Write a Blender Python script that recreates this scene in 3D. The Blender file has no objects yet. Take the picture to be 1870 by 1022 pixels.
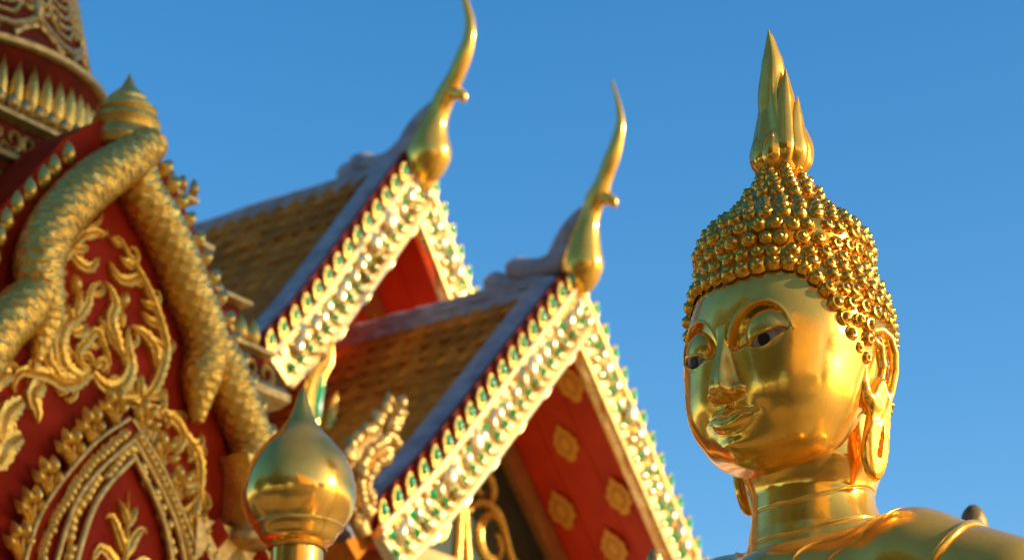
import bpy, math, random
import numpy as np
random.seed(7); np.random.seed(7)
R = math.radians
sc = bpy.context.scene
col = sc.collection

# ---------------------------------------------------------------- camera, sky, sun, exposure
cam = bpy.data.cameras.new('camera'); cam_o = bpy.data.objects.new('camera', cam); col.objects.link(cam_o)
cam_o.location = (0, 0, 1.6); cam_o.rotation_euler = (R(90 + 22), 0, 0)
cam.sensor_width = 36; cam.lens = 85; cam.clip_end = 5000
cam.dof.use_dof = True; cam.dof.focus_distance = 8.0; cam.dof.aperture_fstop = 2.7
sc.camera = cam_o
SUN_AZ, SUN_EL = 105.0, 20.0           # degrees clockwise from +Y (view direction), above the horizon
w = bpy.data.worlds.new('World'); sc.world = w; w.use_nodes = True
wn = w.node_tree; bg = wn.nodes['Background']
sky = wn.nodes.new('ShaderNodeTexSky'); sky.sky_type = 'NISHITA'; sky.sun_disc = False
sky.sun_elevation = R(SUN_EL); sky.sun_rotation = R(SUN_AZ)
sky.altitude = 300; sky.air_density = 1.0; sky.dust_density = 1.0; sky.ozone_density = 1.0
hs = wn.nodes.new('ShaderNodeHueSaturation'); hs.inputs['Saturation'].default_value = 1.48
wn.links.new(sky.outputs[0], hs.inputs['Color']); wn.links.new(hs.outputs[0], bg.inputs[0])
bg.inputs[1].default_value = 0.15
sd = bpy.data.lights.new('sun', 'SUN'); sd.energy = 5.0; sd.angle = R(0.6); sd.color = (1, .86, .64)
so = bpy.data.objects.new('sun', sd); col.objects.link(so)
so.rotation_euler = (R(90 - SUN_EL), 0, R(180 - SUN_AZ)); so.location = (20, 0, 30)
sc.view_settings.view_transform = 'Standard'; sc.view_settings.look = 'None'
sc.view_settings.exposure = 0.62; sc.view_settings.gamma = 1
sc.render.engine = 'CYCLES'; sc.cycles.use_denoising = True
sc.cycles.max_bounces = 8; sc.cycles.sample_clamp_indirect = 8

# ---------------------------------------------------------------- materials
def mat(name, color, rough=.5, metal=0., var=None, vscale=6., bump=0., bscale=30., rvar=0., spec=.5, coat=0., objvar=0., detail=4, stain=0.):
    m = bpy.data.materials.new(name); m.use_nodes = True; nt = m.node_tree; b = nt.nodes['Principled BSDF']
    L = nt.links.new; N = nt.nodes.new
    b.inputs['Roughness'].default_value = rough; b.inputs['Metallic'].default_value = metal
    b.inputs['Specular IOR Level'].default_value = spec
    if coat: b.inputs['Coat Weight'].default_value = coat; b.inputs['Coat Roughness'].default_value = .15
    b.inputs['Base Color'].default_value = (*color, 1)
    tc = N('ShaderNodeTexCoord')
    cout = None
    if var is not None or rvar:
        n = N('ShaderNodeTexNoise'); n.inputs['Scale'].default_value = vscale; n.inputs['Detail'].default_value = detail
        n.inputs['Roughness'].default_value = .6
        L(tc.outputs['Object'], n.inputs['Vector'])
        if var is not None:
            r = N('ShaderNodeValToRGB'); r.color_ramp.elements[0].position = .32; r.color_ramp.elements[1].position = .68
            r.color_ramp.elements[0].color = (*color, 1); r.color_ramp.elements[1].color = (*var, 1)
            L(n.outputs['Fac'], r.inputs[0]); cout = r.outputs[0]
        if rvar:
            mr = N('ShaderNodeMapRange'); mr.inputs['From Min'].default_value = .3; mr.inputs['From Max'].default_value = .7
            mr.inputs['To Min'].default_value = max(.02, rough - rvar); mr.inputs['To Max'].default_value = rough + rvar
            L(n.outputs['Fac'], mr.inputs[0]); L(mr.outputs[0], b.inputs['Roughness'])
    if objvar:
        oi = N('ShaderNodeObjectInfo'); mp = N('ShaderNodeMapRange'); h = N('ShaderNodeHueSaturation')
        mp.inputs['To Min'].default_value = 1 - objvar; mp.inputs['To Max'].default_value = 1 + objvar
        L(oi.outputs['Random'], mp.inputs[0]); L(mp.outputs[0], h.inputs['Value'])
        if cout is None: h.inputs['Color'].default_value = (*color, 1)
        else: L(cout, h.inputs['Color'])
        cout = h.outputs[0]
    if stain:                                # dull, dusty patches with ragged outlines and fine specks
        sn = N('ShaderNodeTexNoise'); sn.inputs['Scale'].default_value = 4.2; sn.inputs['Detail'].default_value = 9; sn.inputs['Roughness'].default_value = .68
        sp = N('ShaderNodeTexNoise'); sp.inputs['Scale'].default_value = 85; sp.inputs['Detail'].default_value = 2
        L(tc.outputs['Object'], sn.inputs['Vector']); L(tc.outputs['Object'], sp.inputs['Vector'])
        r1 = N('ShaderNodeMapRange'); r1.inputs['From Min'].default_value = .52; r1.inputs['From Max'].default_value = .72; L(sn.outputs['Fac'], r1.inputs[0])
        r2 = N('ShaderNodeMapRange'); r2.inputs['From Min'].default_value = .68; r2.inputs['From Max'].default_value = .76; L(sp.outputs['Fac'], r2.inputs[0])
        mx_ = N('ShaderNodeMath'); mx_.operation = 'MAXIMUM'; L(r1.outputs[0], mx_.inputs[0]); L(r2.outputs[0], mx_.inputs[1])
        sm = N('ShaderNodeMath'); sm.operation = 'MULTIPLY'; sm.inputs[1].default_value = stain; L(mx_.outputs[0], sm.inputs[0])
        cm = N('ShaderNodeMixRGB'); cm.blend_type = 'MULTIPLY'; cm.inputs[2].default_value = (.62, .56, .50, 1); L(sm.outputs[0], cm.inputs[0])
        if cout is None: cm.inputs[1].default_value = (*color, 1)
        else: L(cout, cm.inputs[1])
        cout = cm.outputs[0]
        ra = N('ShaderNodeMath'); ra.operation = 'MULTIPLY_ADD'; ra.inputs[1].default_value = .22; L(sm.outputs[0], ra.inputs[0])
        if b.inputs['Roughness'].is_linked: L(b.inputs['Roughness'].links[0].from_socket, ra.inputs[2])
        else: ra.inputs[2].default_value = rough
        L(ra.outputs[0], b.inputs['Roughness'])
    if cout is not None: L(cout, b.inputs['Base Color'])
    if bump:
        n2 = N('ShaderNodeTexNoise'); n2.inputs['Scale'].default_value = bscale; n2.inputs['Detail'].default_value = 5
        L(tc.outputs['Object'], n2.inputs['Vector'])
        bp = N('ShaderNodeBump'); bp.inputs['Strength'].default_value = bump; bp.inputs['Distance'].default_value = .01
        L(n2.outputs['Fac'], bp.inputs['Height']); L(bp.outputs[0], b.inputs['Normal'])
    return m
M = {}
M['gold'] = mat('polished_gold', (1.0, .56, .07), .17, .71, var=(.88, .46, .07), vscale=13, rvar=.07, bump=.15, bscale=12, detail=7, stain=.6)
M['gold_globe'] = mat('bright_gold', (.95, .54, .10), .15, .80, var=(.80, .43, .07), vscale=8, rvar=.05, bump=.04, bscale=9, detail=7, stain=.6)
M['gold_hair'] = mat('hair_gold', (.84, .43, .05), .17, .92, var=(.62, .29, .03), vscale=14, rvar=.06, bump=.12, bscale=40)
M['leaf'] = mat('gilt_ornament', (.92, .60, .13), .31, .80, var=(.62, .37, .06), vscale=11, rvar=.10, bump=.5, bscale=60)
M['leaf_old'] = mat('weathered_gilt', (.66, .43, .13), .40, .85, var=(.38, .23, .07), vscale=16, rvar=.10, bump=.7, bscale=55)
M['leaf_sun'] = mat('gilt_gable_sunlit', (1.0, .80, .42), .29, .92, var=(.92, .58, .17), vscale=14, rvar=.08, bump=.3, bscale=50)  # paler copy of the gilt, sun glare on the gables put into its colour
M['red'] = mat('red_lacquer', (.34, .021, .004), .6, 0, var=(.20, .011, .003), vscale=4, rvar=.08, bump=.25, bscale=18, spec=.06, detail=8, stain=.5)
M['red_old'] = mat('dulled_red', (.20, .020, .008), .65, 0, var=(.11, .020, .010), vscale=6, rvar=.08, bump=.4, bscale=30, spec=.06, detail=8, stain=.6)
M['red_soffit'] = mat('red_soffit', (.72, .066, .016), .42, 0, var=(.58, .045, .012), vscale=3, rvar=.06, spec=.25)
M['stencil'] = mat('stencil_gold', (.95, .52, .06), .45, .35, var=(.80, .38, .04), vscale=40)
M['stencil_dark'] = mat('stencil_dark', (.72, .34, .035), .5, .3, var=(.6, .26, .03), vscale=40)
M['green'] = mat('green_glass', (.0, .36, .10), .12, 0, spec=.9, coat=.6, var=(.0, .24, .06), vscale=30)
M['dgreen'] = mat('dark_green', (.012, .045, .022), .35, 0, var=(.02, .03, .02), vscale=9)
M['grey'] = mat('grey_mortar', (.33, .34, .37), .85, 0, var=(.18, .18, .20), vscale=5, bump=.8, bscale=22)
M['tile'] = mat('roof_tile', (.52, .170, .012), .6, 0, var=(.34, .10, .007), vscale=9, rvar=.1, bump=.3, bscale=40, objvar=.35, spec=.05)
M['wood'] = mat('gilt_beam', (.58, .29, .07), .45, .3, var=(.40, .18, .04), vscale=8, bump=.3)
M['eye_white'] = mat('eye_shell', (.30, .20, .16), .3, 0, var=(.16, .10, .075), vscale=40, coat=.5)
M['eye_dark'] = mat('eye_dark', (.022, .011, .008), .5, 0, spec=.2)
M['bronze'] = mat('dull_bronze', (.30, .19, .07), .5, .7, var=(.18, .11, .04), vscale=12, bump=.4)
M['stone'] = mat('white_wall', (.70, .66, .58), .8, 0, var=(.58, .54, .46), vscale=2, bump=.2)
M['bark'] = mat('bark', (.12, .08, .05), .9, 0, var=(.07, .05, .03), vscale=8, bump=.6)
M['foliage'] = mat('foliage', (.05, .10, .02), .6, 0, var=(.08, .13, .03), vscale=1.5)
# paved ground
def ground_mat():
    m = bpy.data.materials.new('paving'); m.use_nodes = True; nt = m.node_tree; b = nt.nodes['Principled BSDF']
    tc = nt.nodes.new('ShaderNodeTexCoord'); br = nt.nodes.new('ShaderNodeTexBrick'); n = nt.nodes.new('ShaderNodeTexNoise')
    br.inputs['Scale'].default_value = 1; br.inputs['Brick Width'].default_value = .6; br.inputs['Row Height'].default_value = .6
    br.inputs['Mortar Size'].default_value = .006; br.offset = 0
    br.inputs['Color1'].default_value = (.40, .28, .14, 1); br.inputs['Color2'].default_value = (.34, .235, .12, 1); br.inputs['Mortar'].default_value = (.2, .14, .09, 1)
    mx = nt.nodes.new('ShaderNodeMixRGB'); mx.blend_type = 'MULTIPLY'; mx.inputs[0].default_value = .4
    n.inputs['Scale'].default_value = .7
    nt.links.new(tc.outputs['Object'], br.inputs[0]); nt.links.new(tc.outputs['Object'], n.inputs['Vector'])
    nt.links.new(br.outputs[0], mx.inputs[1]); nt.links.new(n.outputs['Fac'], mx.inputs[2]); nt.links.new(mx.outputs[0], b.inputs['Base Color'])
    b.inputs['Roughness'].default_value = .8
    return m
M['paving'] = ground_mat()
M['hall_tile'] = mat('orange_tile', (.75, .44, .05), .5, 0, var=(.62, .33, .035), vscale=2, bump=.3, bscale=20)
M['ochre'] = mat('ochre_wall', (.62, .36, .10), .7, 0, var=(.52, .28, .08), vscale=1.5)

# ---------------------------------------------------------------- mesh helpers
class MB:
    def __init__(s): s.v = []; s.f = []; s.m = []; s.n = 0
    def add(s, v, f, mi=0):
        v = np.asarray(v, float).reshape(-1, 3); s.v.append(v)
        for q in f: s.f.append(tuple(int(i) + s.n for i in q))
        s.m += [mi] * len(f); s.n += len(v); return s
    def box(s, x0, x1, y0, y1, z0, z1, mi=0):
        v = [(x, y, z) for x in (x0, x1) for y in (y0, y1) for z in (z0, z1)]
        return s.add(v, [(0, 1, 3, 2), (4, 6, 7, 5), (0, 4, 5, 1), (2, 3, 7, 6), (0, 2, 6, 4), (1, 5, 7, 3)], mi)
    def mesh(s, name, mats, smooth=True, sharp=None):
        me = bpy.data.meshes.new(name)
        me.from_pydata(np.concatenate(s.v).tolist(), [], s.f)
        for m in (mats if isinstance(mats, (list, tuple)) else [mats]): me.materials.append(m)
        me.polygons.foreach_set('material_index', s.m)
        me.polygons.foreach_set('use_smooth', [smooth] * len(s.f)); me.update()
        if smooth and sharp: me.set_sharp_from_angle(angle=R(sharp))
        return me
def obj(name, me, parent=None, loc=(0, 0, 0), rot=(0, 0, 0), scale=(1, 1, 1)):
    o = bpy.data.objects.new(name, me); col.objects.link(o); o.parent = parent
    o.location = loc; o.rotation_euler = rot; o.scale = scale
    return o
def build(mb, name, mats, parent=None, smooth=True, sharp=35, **k):
    return obj(name, mb.mesh(name, mats, smooth, sharp), parent, **k)
def thing(name, label, cat, loc, rz=0, group=None):
    o = bpy.data.objects.new(name, None); col.objects.link(o); o.location = loc; o.rotation_euler = (0, 0, rz)
    o.empty_display_size = .2; o['label'] = label; o['category'] = cat
    if group: o['group'] = group
    return o
def spline(pts, n):
    """Catmull-Rom resampling of a polyline (any dimension) to n points, even in length."""
    p = np.asarray(pts, float)
    if len(p) == 2:
        t = np.linspace(0, 1, n)[:, None]; return p[0] * (1 - t) + p[1] * t
    q = np.vstack([2 * p[0] - p[1], p, 2 * p[-1] - p[-2]]); out = []
    for i in range(len(p) - 1):
        a, b, c, d = q[i:i + 4]
        t = np.linspace(0, 1, 12, endpoint=False)[:, None]
        out.append(.5 * ((2 * b) + (c - a) * t + (2 * a - 5 * b + 4 * c - d) * t ** 2 + (3 * b - a - 3 * c + d) * t ** 3))
    out = np.vstack(out + [p[-1:]])
    L = np.concatenate([[0], np.cumsum(np.linalg.norm(np.diff(out, axis=0), axis=1))])
    s = np.linspace(0, L[-1], n)
    return np.stack([np.interp(s, L, out[:, k]) for k in range(p.shape[1])], 1)
def grid_faces(nu, nv, cu=False, cv=False):
    f = []
    for i in range(nu - (0 if cu else 1)):
        for j in range(nv - (0 if cv else 1)):
            a = i * nv + j; b = i * nv + (j + 1) % nv; c = ((i + 1) % nu) * nv + (j + 1) % nv; d = ((i + 1) % nu) * nv + j
            f.append((a, b, c, d))
    return f
def tube(path, rad, n=10, up=(0, 0, 1), flat=1.0, caps=True):
    """tapered tube along a 3-D path; flat scales the section along the 'up'-side binormal"""
    P = np.asarray(path, float); rad = np.broadcast_to(np.asarray(rad, float), (len(P),))
    T = np.gradient(P, axis=0); T /= np.linalg.norm(T, axis=1)[:, None] + 1e-9
    B = np.cross(T, np.array(up, float)); B /= np.linalg.norm(B, axis=1)[:, None] + 1e-9
    N = np.cross(B, T)
    a = np.linspace(0, 2 * np.pi, n, endpoint=False)
    V = P[:, None] + rad[:, None, None] * (np.cos(a)[None, :, None] * N[:, None] + flat * np.sin(a)[None, :, None] * B[:, None])
    f = grid_faces(len(P), n, cv=True)
    if caps: f += [tuple(range(n))[::-1], tuple((len(P) - 1) * n + k for k in range(n))]
    return V.reshape(-1, 3), f
def lathe(prof, n=48, cx=0, cy=0):
    p = np.asarray(prof, float); a = np.linspace(0, 2 * np.pi, n, endpoint=False)
    V = np.stack([cx + p[:, 0:1] * np.cos(a), cy + p[:, 0:1] * np.sin(a), np.repeat(p[:, 1:2], n, 1)], -1)
    f = grid_faces(len(p), n, cv=True) + [tuple(range(n))[::-1], tuple((len(p) - 1) * n + k for k in range(n))]
    return V.reshape(-1, 3), f
def relief(path, hw, h, n=None, knob=0., ends=(.35, .1), r0=0., peak=.3, up=.6):
    """raised scroll lying on the plane y = r0 (facing -y): path in (x, z), half width hw, height h"""
    L = sum(math.dist(path[i], path[i + 1]) for i in range(len(path) - 1))
    n = n or max(8, int(L / .022))
    P = spline(path, n); t = np.linspace(0, 1, n)
    wv = np.where(t < peak, ends[0] + (1 - ends[0]) * np.sin(t / peak * np.pi / 2), ends[1] + (1 - ends[1]) * np.cos((t - peak) / (1 - peak) * np.pi / 2) ** .8)
    wv = wv * (1 + knob * np.sin(t * L / .055 * 2 * np.pi)) * hw
    T = np.gradient(P, axis=0); T /= np.linalg.norm(T, axis=1)[:, None] + 1e-9
    Nn = np.stack([-T[:, 1], T[:, 0]], 1)
    prof = [(-1, 0), (-.88, up + .15), (-.34, .60), (0, 1), (.34, .60), (.88, up + .15), (1, 0)]
    V = np.zeros((n, 7, 3))
    for k, (s, hh) in enumerate(prof):
        V[:, k, 0] = P[:, 0] + Nn[:, 0] * s * wv; V[:, k, 2] = P[:, 1] + Nn[:, 1] * s * wv
        V[:, k, 1] = r0 - hh * h * (.35 + .65 * wv / hw)
    return V.reshape(-1, 3), grid_faces(n, 7) + [tuple(range(7)), tuple((n - 1) * 7 + k for k in range(7))[::-1]]
def extrude(poly, y0, y1, mi=0, mb=None, mfront=None, bev=.0):
    """polygon in (x, z) extruded from y0 (front) to y1, front edge bevelled"""
    mb = mb or MB(); p = np.asarray(poly, float); n = len(p); c = p.mean(0)
    rings = []
    if bev:
        q = c + (p - c) * (1 - bev / (np.linalg.norm(p - c, axis=1)[:, None] + 1e-6)); rings.append((q, y0)); rings.append((p, y0 + bev))
    else: rings.append((p, y0))
    rings.append((p, y1))
    V = np.vstack([np.stack([r[:, 0], np.full(n, y), r[:, 1]], 1) for r, y in rings])
    f = []
    for k in range(len(rings) - 1):
        for i in range(n): f.append((k * n + i, k * n + (i + 1) % n, (k + 1) * n + (i + 1) % n, (k + 1) * n + i))
    mb.add(V, f, mi)
    mb.add(V[:n], [tuple(range(n))[::-1]], mi if mfront is None else mfront); mb.add(V[-n:], [tuple(range(n))], mi)
    return mb
def drop(wd, ht, h, n=14, point=1.5):
    """domed teardrop petal in the (x, z) plane, tip up, base at the origin, rising to -y"""
    V = [(0, -h, ht * .42)]; rings = [.45, .8, 1.]
    for q in rings:
        for k in range(n):
            a = 2 * math.pi * k / n; s = math.sin(a); c = -math.cos(a)
            x = wd * .5 * s * (1 - .45 * max(0, c) ** point) * (1 if c < 0 else (1 - c ** 3) ** .5 if c < 1 else 0)
            z = ht * .42 + (c * ht * .58 if c > 0 else c * ht * .42)
            V.append((x * q, -h * (1 - q ** 2.2), ht * .42 + (z - ht * .42) * q))
    f = [(0, 1 + k, 1 + (k + 1) % n) for k in range(n)]
    for r in range(2):
        for k in range(n):
            a = 1 + r * n + k; b = 1 + r * n + (k + 1) % n; f.append((a, a + n, b + n, b))
    return np.array(V), f
def place(V, origin=(0, 0), ang=0., s=1., y=0.):
    """rotate (x, z) by ang (counter-clockwise seen from -y), scale, move"""
    V = np.array(V) * s; c, sn = math.cos(ang), math.sin(ang)
    return np.stack([origin[0] + c * V[:, 0] - sn * V[:, 2], V[:, 1] + y, origin[1] + sn * V[:, 0] + c * V[:, 2]], 1)
def surface_nets(sdf, lo, hi, h):
    ax = [np.arange(lo[k], hi[k] + h, h) for k in range(3)]
    G = np.stack(np.meshgrid(*ax, indexing='ij'), -1); sh = G.shape[:3]
    S = sdf(G.reshape(-1, 3)).reshape(sh)
    I = S < 0; c = np.zeros(tuple(d - 1 for d in sh), int)
    for i in (0, 1):
        for j in (0, 1):
            for k in (0, 1): c += I[i:sh[0] - 1 + i, j:sh[1] - 1 + j, k:sh[2] - 1 + k]
    act = (c > 0) & (c < 8); idx = -np.ones(act.shape, int); cells = np.argwhere(act); idx[act] = np.arange(len(cells))
    acc = np.zeros((len(cells), 3)); cnt = np.zeros(len(cells))
    cor = [(i, j, k) for i in (0, 1) for j in (0, 1) for k in (0, 1)]
    for a in cor:
        for ax_ in range(3):
            if a[ax_] == 0:
                b = list(a); b[ax_] = 1
                sa = S[tuple((cells + a).T)]; sb = S[tuple((cells + b).T)]; m = (sa < 0) != (sb < 0)
                t = np.where(m, sa / np.where(m, sa - sb, 1), 0)
                p = np.repeat(np.array(a, float)[None], len(cells), 0); p[:, ax_] = t
                acc[m] += p[m]; cnt[m] += 1
    V = np.array(lo) + (cells + acc / cnt[:, None]) * h
    F = []
    for ax_ in range(3):
        o = [1, 1, 1]; o[ax_] = 0
        sl = tuple(slice(1 if k != ax_ else 0, sh[k] - 1) for k in range(3))
        s0 = I[sl]; sl2 = list(sl); sl2[ax_] = slice(1, sh[ax_]); s1 = I[tuple(sl2)]
        e = np.argwhere(s0 != s1); sgn = s0[tuple(e.T)]
        b = e + np.array([1 if k != ax_ else 0 for k in range(3)])
        u, v = [k for k in range(3) if k != ax_]
        du = np.zeros(3, int); du[u] = 1; dv = np.zeros(3, int); dv[v] = 1
        q = np.stack([idx[tuple((b - du - dv).T)], idx[tuple((b - dv).T)], idx[tuple(b.T)], idx[tuple((b - du).T)]], 1)
        flip = sgn if ax_ != 1 else ~sgn
        q = np.where(flip[:, None], q, q[:, ::-1]); F.append(q)
    return V, np.vstack(F).tolist()

# ---------------------------------------------------------------- ground
g = MB().add([(-600, -600, 0), (600, -600, 0), (600, 600, 0), (-600, 600, 0)], [(0, 1, 2, 3)])
go = build(g, 'ground', M['paving'], smooth=False); go['kind'] = 'structure'; go['label'] = 'paved temple courtyard'

AX = R(53.9)                       # the hall and the shrine stand square to each other
# ---------------------------------------------------------------- temple hall: two telescoped roofs
# local frame: x along the gable (to the right), y back along the ridge, z up from the ground; HZ = height of the front gable's apex
HX, HY, HZ = 0.544, 18.613, 8.920
hall = thing('temple_hall', 'temple hall with two telescoped tiled roofs and gilded gables with horn finials', 'temple', (HX, HY, 0), AX)

def tile_mesh():
    mb = MB(); wd, ln, th = .178, .33, .034
    # x across the row, y down the slope (free end rounded), z out of the roof; barrel-curved a little
    xs = [-.5, -.28, 0, .28, .5]; V = []
    for lev in (0, 1):
        for yy, cut in ((0, 0), (ln * .82, 0), (ln, .05)):
            for x in xs:
                V.append((x * wd, yy - cut * abs(x * 2) ** 2.2, th * lev + .020 * (1 - (2 * x) ** 2) + .012 * (yy / ln)))
    f = []
    for r in range(2):
        for k in range(4):
            f.append((15 + r * 5 + k, 15 + r * 5 + k + 1, 15 + (r + 1) * 5 + k + 1, 15 + (r + 1) * 5 + k))
    for k in range(4): f.append((10 + k, 25 + k, 25 + k + 1, 10 + k + 1)[::-1])
    for r in range(2):
        f.append((r * 5, (r + 1) * 5, 15 + (r + 1) * 5, 15 + r * 5)); f.append((r * 5 + 4, 15 + r * 5 + 4, 15 + (r + 1) * 5 + 4, (r + 1) * 5 + 4))
    mb.add(V, f); return mb.mesh('roof_tile', M['tile'], True, 40)
TILE = tile_mesh()

def tooth_mesh():
    """a leaf-shaped fin of the gable edge: red lacquered body, gilt face, green glass inset"""
    prof = [(-.075, -.03), (-.082, .05), (-.088, .10), (-.055, .17), (-.01, .215), (.03, .16), (.06, .10), (.062, .04), (.055, -.03)]
    mb = extrude(prof, -.02, .045, 0)
    q = [(x * .96 - .002, z * .96 + .003) for x, z in prof]; extrude(q, -.036, -.021, 1, mb, bev=.008)
    V, f = drop(.088, .15, .035); mb.add(place(V, (-.014, .03), .08, 1, -.0365), f, 2)
    return mb.mesh('edge_fin', [M['red'], M['leaf'], M['green']], True, 30)
TOOTH = tooth_mesh()
def petal_mesh(name, wd, ht, h, m, p=1.5):
    mb = MB(); V, f = drop(wd, ht, h, 14, p); mb.add(V, f); return mb.mesh(name, m, True, 60)
PETAL = petal_mesh('gilt_petal', .128, .235, .070, M['leaf_sun'])
PETAL2 = petal_mesh('gilt_petal', .090, .150, .05, M['leaf_sun'])
BEAD = petal_mesh('gilt_bead', .066, .075, .04, M['leaf_sun'])
def gem():
    mb = MB().add([(-.055, 0, 0), (.055, 0, 0), (0, 0, .115), (0, -.040, .04)], [(0, 1, 3), (1, 2, 3), (2, 0, 3)]); return mb.mesh('glass_gem', M['green'], False)
GEM = gem()

class Gable:
    def __init__(s, r, za, pitch, length, band, rec):
        s.r, s.za, s.p, s.L, s.band, s.rec = r, za, R(pitch), length, band, rec
    def pt(s, side, d, n):
        n = n + .10 * (max(0, d - .62 * s.L) / (.38 * s.L)) ** 2 * (1 if s.L > 2 else 0)
        return side * (d * math.cos(s.p) + n * math.sin(s.p)), HZ + s.za - d * math.sin(s.p) + n * math.cos(s.p)
    def ang(s, side): return -side * s.p     # rotation that carries +x(down-right) ... see users
def strip(gb, side, n0, n1, y0, y1, d0, d1, nseg=14, mb=None, mi=0):
    """board along a gable arm between offsets n0..n1 from the arm line and depths y0..y1"""
    mb = mb or MB(); V = []
    for d in np.linspace(d0, d1, nseg):
        for n, y in ((n0, y0), (n1, y0), (n1, y1), (n0, y1)):
            u, z = gb.pt(side, d, n); V.append((u, y, z))
    f = grid_faces(nseg, 4, cv=True) + [(0, 1, 2, 3), tuple((nseg - 1) * 4 + k for k in (3, 2, 1, 0))]
    if side < 0: f = [q[::-1] for q in f]
    return mb.add(V, f, mi)
def rod(gb, side, n, y, rad, d0, d1, nseg=16):
    P = [(*[gb.pt(side, d, n)[0]], y, gb.pt(side, d, n)[1]) for d in np.linspace(d0, d1, nseg)]
    return tube(P, rad, 8, up=(0, 1, 0))

def gable_front(gb, left_len, right_len):
    for side, Ln in ((-1, left_len), (1, right_len)):
        # n = 0 is the outer edge of the gilt band; the band lies inwards
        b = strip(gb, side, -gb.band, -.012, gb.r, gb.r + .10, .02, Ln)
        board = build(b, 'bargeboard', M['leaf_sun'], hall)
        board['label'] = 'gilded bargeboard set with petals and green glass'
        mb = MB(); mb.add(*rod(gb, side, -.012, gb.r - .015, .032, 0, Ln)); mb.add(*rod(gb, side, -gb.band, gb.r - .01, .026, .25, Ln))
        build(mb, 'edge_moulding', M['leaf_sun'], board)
        ln = gb.ang(side)
        step = .155; k = 0; d = .20
        while d < Ln - .08:
            # row of large petals leaning up the slope, small petals and beads below, green glass between
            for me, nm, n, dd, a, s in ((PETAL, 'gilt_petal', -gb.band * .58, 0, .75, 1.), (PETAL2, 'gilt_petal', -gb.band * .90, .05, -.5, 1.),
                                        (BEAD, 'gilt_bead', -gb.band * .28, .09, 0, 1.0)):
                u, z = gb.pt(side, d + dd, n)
                o = obj(nm, me, board, (u, gb.r - .004, z)); sc_ = s * random.uniform(.82, 1.15)
                # local +z of the petal -> outward normal, turned by a up the slope
                th = -side * (R(90) - 0) * 0 + side * (gb.p * 1.0) * -1
                nx, nz = side * math.sin(gb.p), math.cos(gb.p)        # outward normal
                ux, uz = -side * math.cos(gb.p), math.sin(gb.p)       # up the slope
                vx, vz = nx * math.cos(a) + ux * math.sin(a), nz * math.cos(a) + uz * math.sin(a)
                o.rotation_euler = (random.uniform(-.22, .22), math.atan2(vx, vz) + random.uniform(-.22, .22), random.uniform(-.3, .3)); o.scale = (sc_,) * 3
            if k % 1 == 0:
                u, z = gb.pt(side, d + .085, -gb.band * .74)
                o = obj('glass_gem', GEM, board, (u, gb.r - .030, z)); o.rotation_euler = (0, math.atan2(nx, nz), 0); o.scale = (1.0, 1, 1.0)
                if k % 2 == 0:
                    u, z = gb.pt(side, d + .02, -gb.band * .22); o = obj('glass_gem', GEM, board, (u, gb.r - .02, z)); o.rotation_euler = (0, math.atan2(nx, nz) + math.pi, 0); o.scale = (.8, 1, .8)
            d += step; k += 1
        # pendant lobes on the inner edge
        d = .55
        while d < Ln - .2:
            u, z = gb.pt(side, d, -gb.band + .01); mbp = MB()
            P = [gb.pt(side, d - .16, -gb.band + .01), gb.pt(side, d - .05, -gb.band - .012), gb.pt(side, d + .06, -gb.band - .032), gb.pt(side, d + .20, -gb.band - .005)]
            V, f = relief(P, .030, .035, 12, .0, (.3, .25), gb.r + .03); mbp.add(V, f)
            build(mbp, 'pendant_lobe', M['leaf_sun'], board)
            d += .52
        build(strip(gb, side, -.012, .145, gb.r + .050, gb.r + .095, .02, Ln), 'fin_board', M['red_old'], board)
        # fins along the outer edge
        d = .12; 
        while d < Ln - .05:
            u, z = gb.pt(side, d, .012)
            o = obj('edge_fin', TOOTH, board, (u, gb.r + .02, z), (0, side * .10 if side < 0 else .42, 0), (.80, 1, .80))
            if side > 0: o.scale = (.82, 1, .80)
            d += .205

def loft_spine(L, flat, name, m, parent, n=34, seg=14):
    """horn finial: spine (y, z, radius) in the ridge plane"""
    S = spline(L, n); P = np.stack([np.zeros(n), S[:, 0], HZ + S[:, 1]], 1)
    mb = MB(); mb.add(*tube(P, np.maximum(S[:, 2], .004), seg, up=(1, 0, 0), flat=1.0))
    v = mb.v[0]; v[:, 0] *= flat
    return build(mb, name, m, parent, sharp=60)

def roof_side(gb, side, y0, y1, slope_len, thick=.10, name='roof_slope'):
    """roof slab just behind the gable, top surface a little above the bargeboard's outer edge"""
    mb = strip(gb, side, -.14, .03, y0, y1, .0, slope_len, 2)
    return build(mb, name, M['tile'], hall, smooth=False)
def lay_tiles(gb, roof, y0, y1, d0, d1):
    cp, sp = math.cos(gb.p), math.sin(gb.p); row = 0; d = d0
    # orthonormal frame of the left slope: across = +y, down = (-cp, -sp), normal = (-sp, cp)
    ang = math.atan2(sp, cp)
    while d < d1:
        y = y0 + (.100 if row % 2 else 0)
        while y < y1:
            u, z = -(d * cp + .030 * sp), HZ + gb.za - d * sp + .030 * cp
            o = obj('roof_tile', TILE, roof)
            # columns: local x -> +y, local y -> down slope, local z -> normal
            from mathutils import Matrix
            Mx = Matrix(((0, -cp, -sp, u), (1, 0, 0, y), (0, -sp, cp, z), (0, 0, 0, 1)))
            Mx[0][0] = 0
            tw = Matrix.Rotation(random.gauss(0, .018), 4, 'Z') @ Matrix.Rotation(random.gauss(0, .02), 4, 'X')
            o.matrix_local = Mx @ tw
            y += .201
        d += .235; row += 1

G2 = Gable(0.0, .17, 48.2, 3.75, .36, 1.23)
G1 = Gable(1.697, 1.74, 53.2, 3.15, .34, 1.00)
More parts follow.
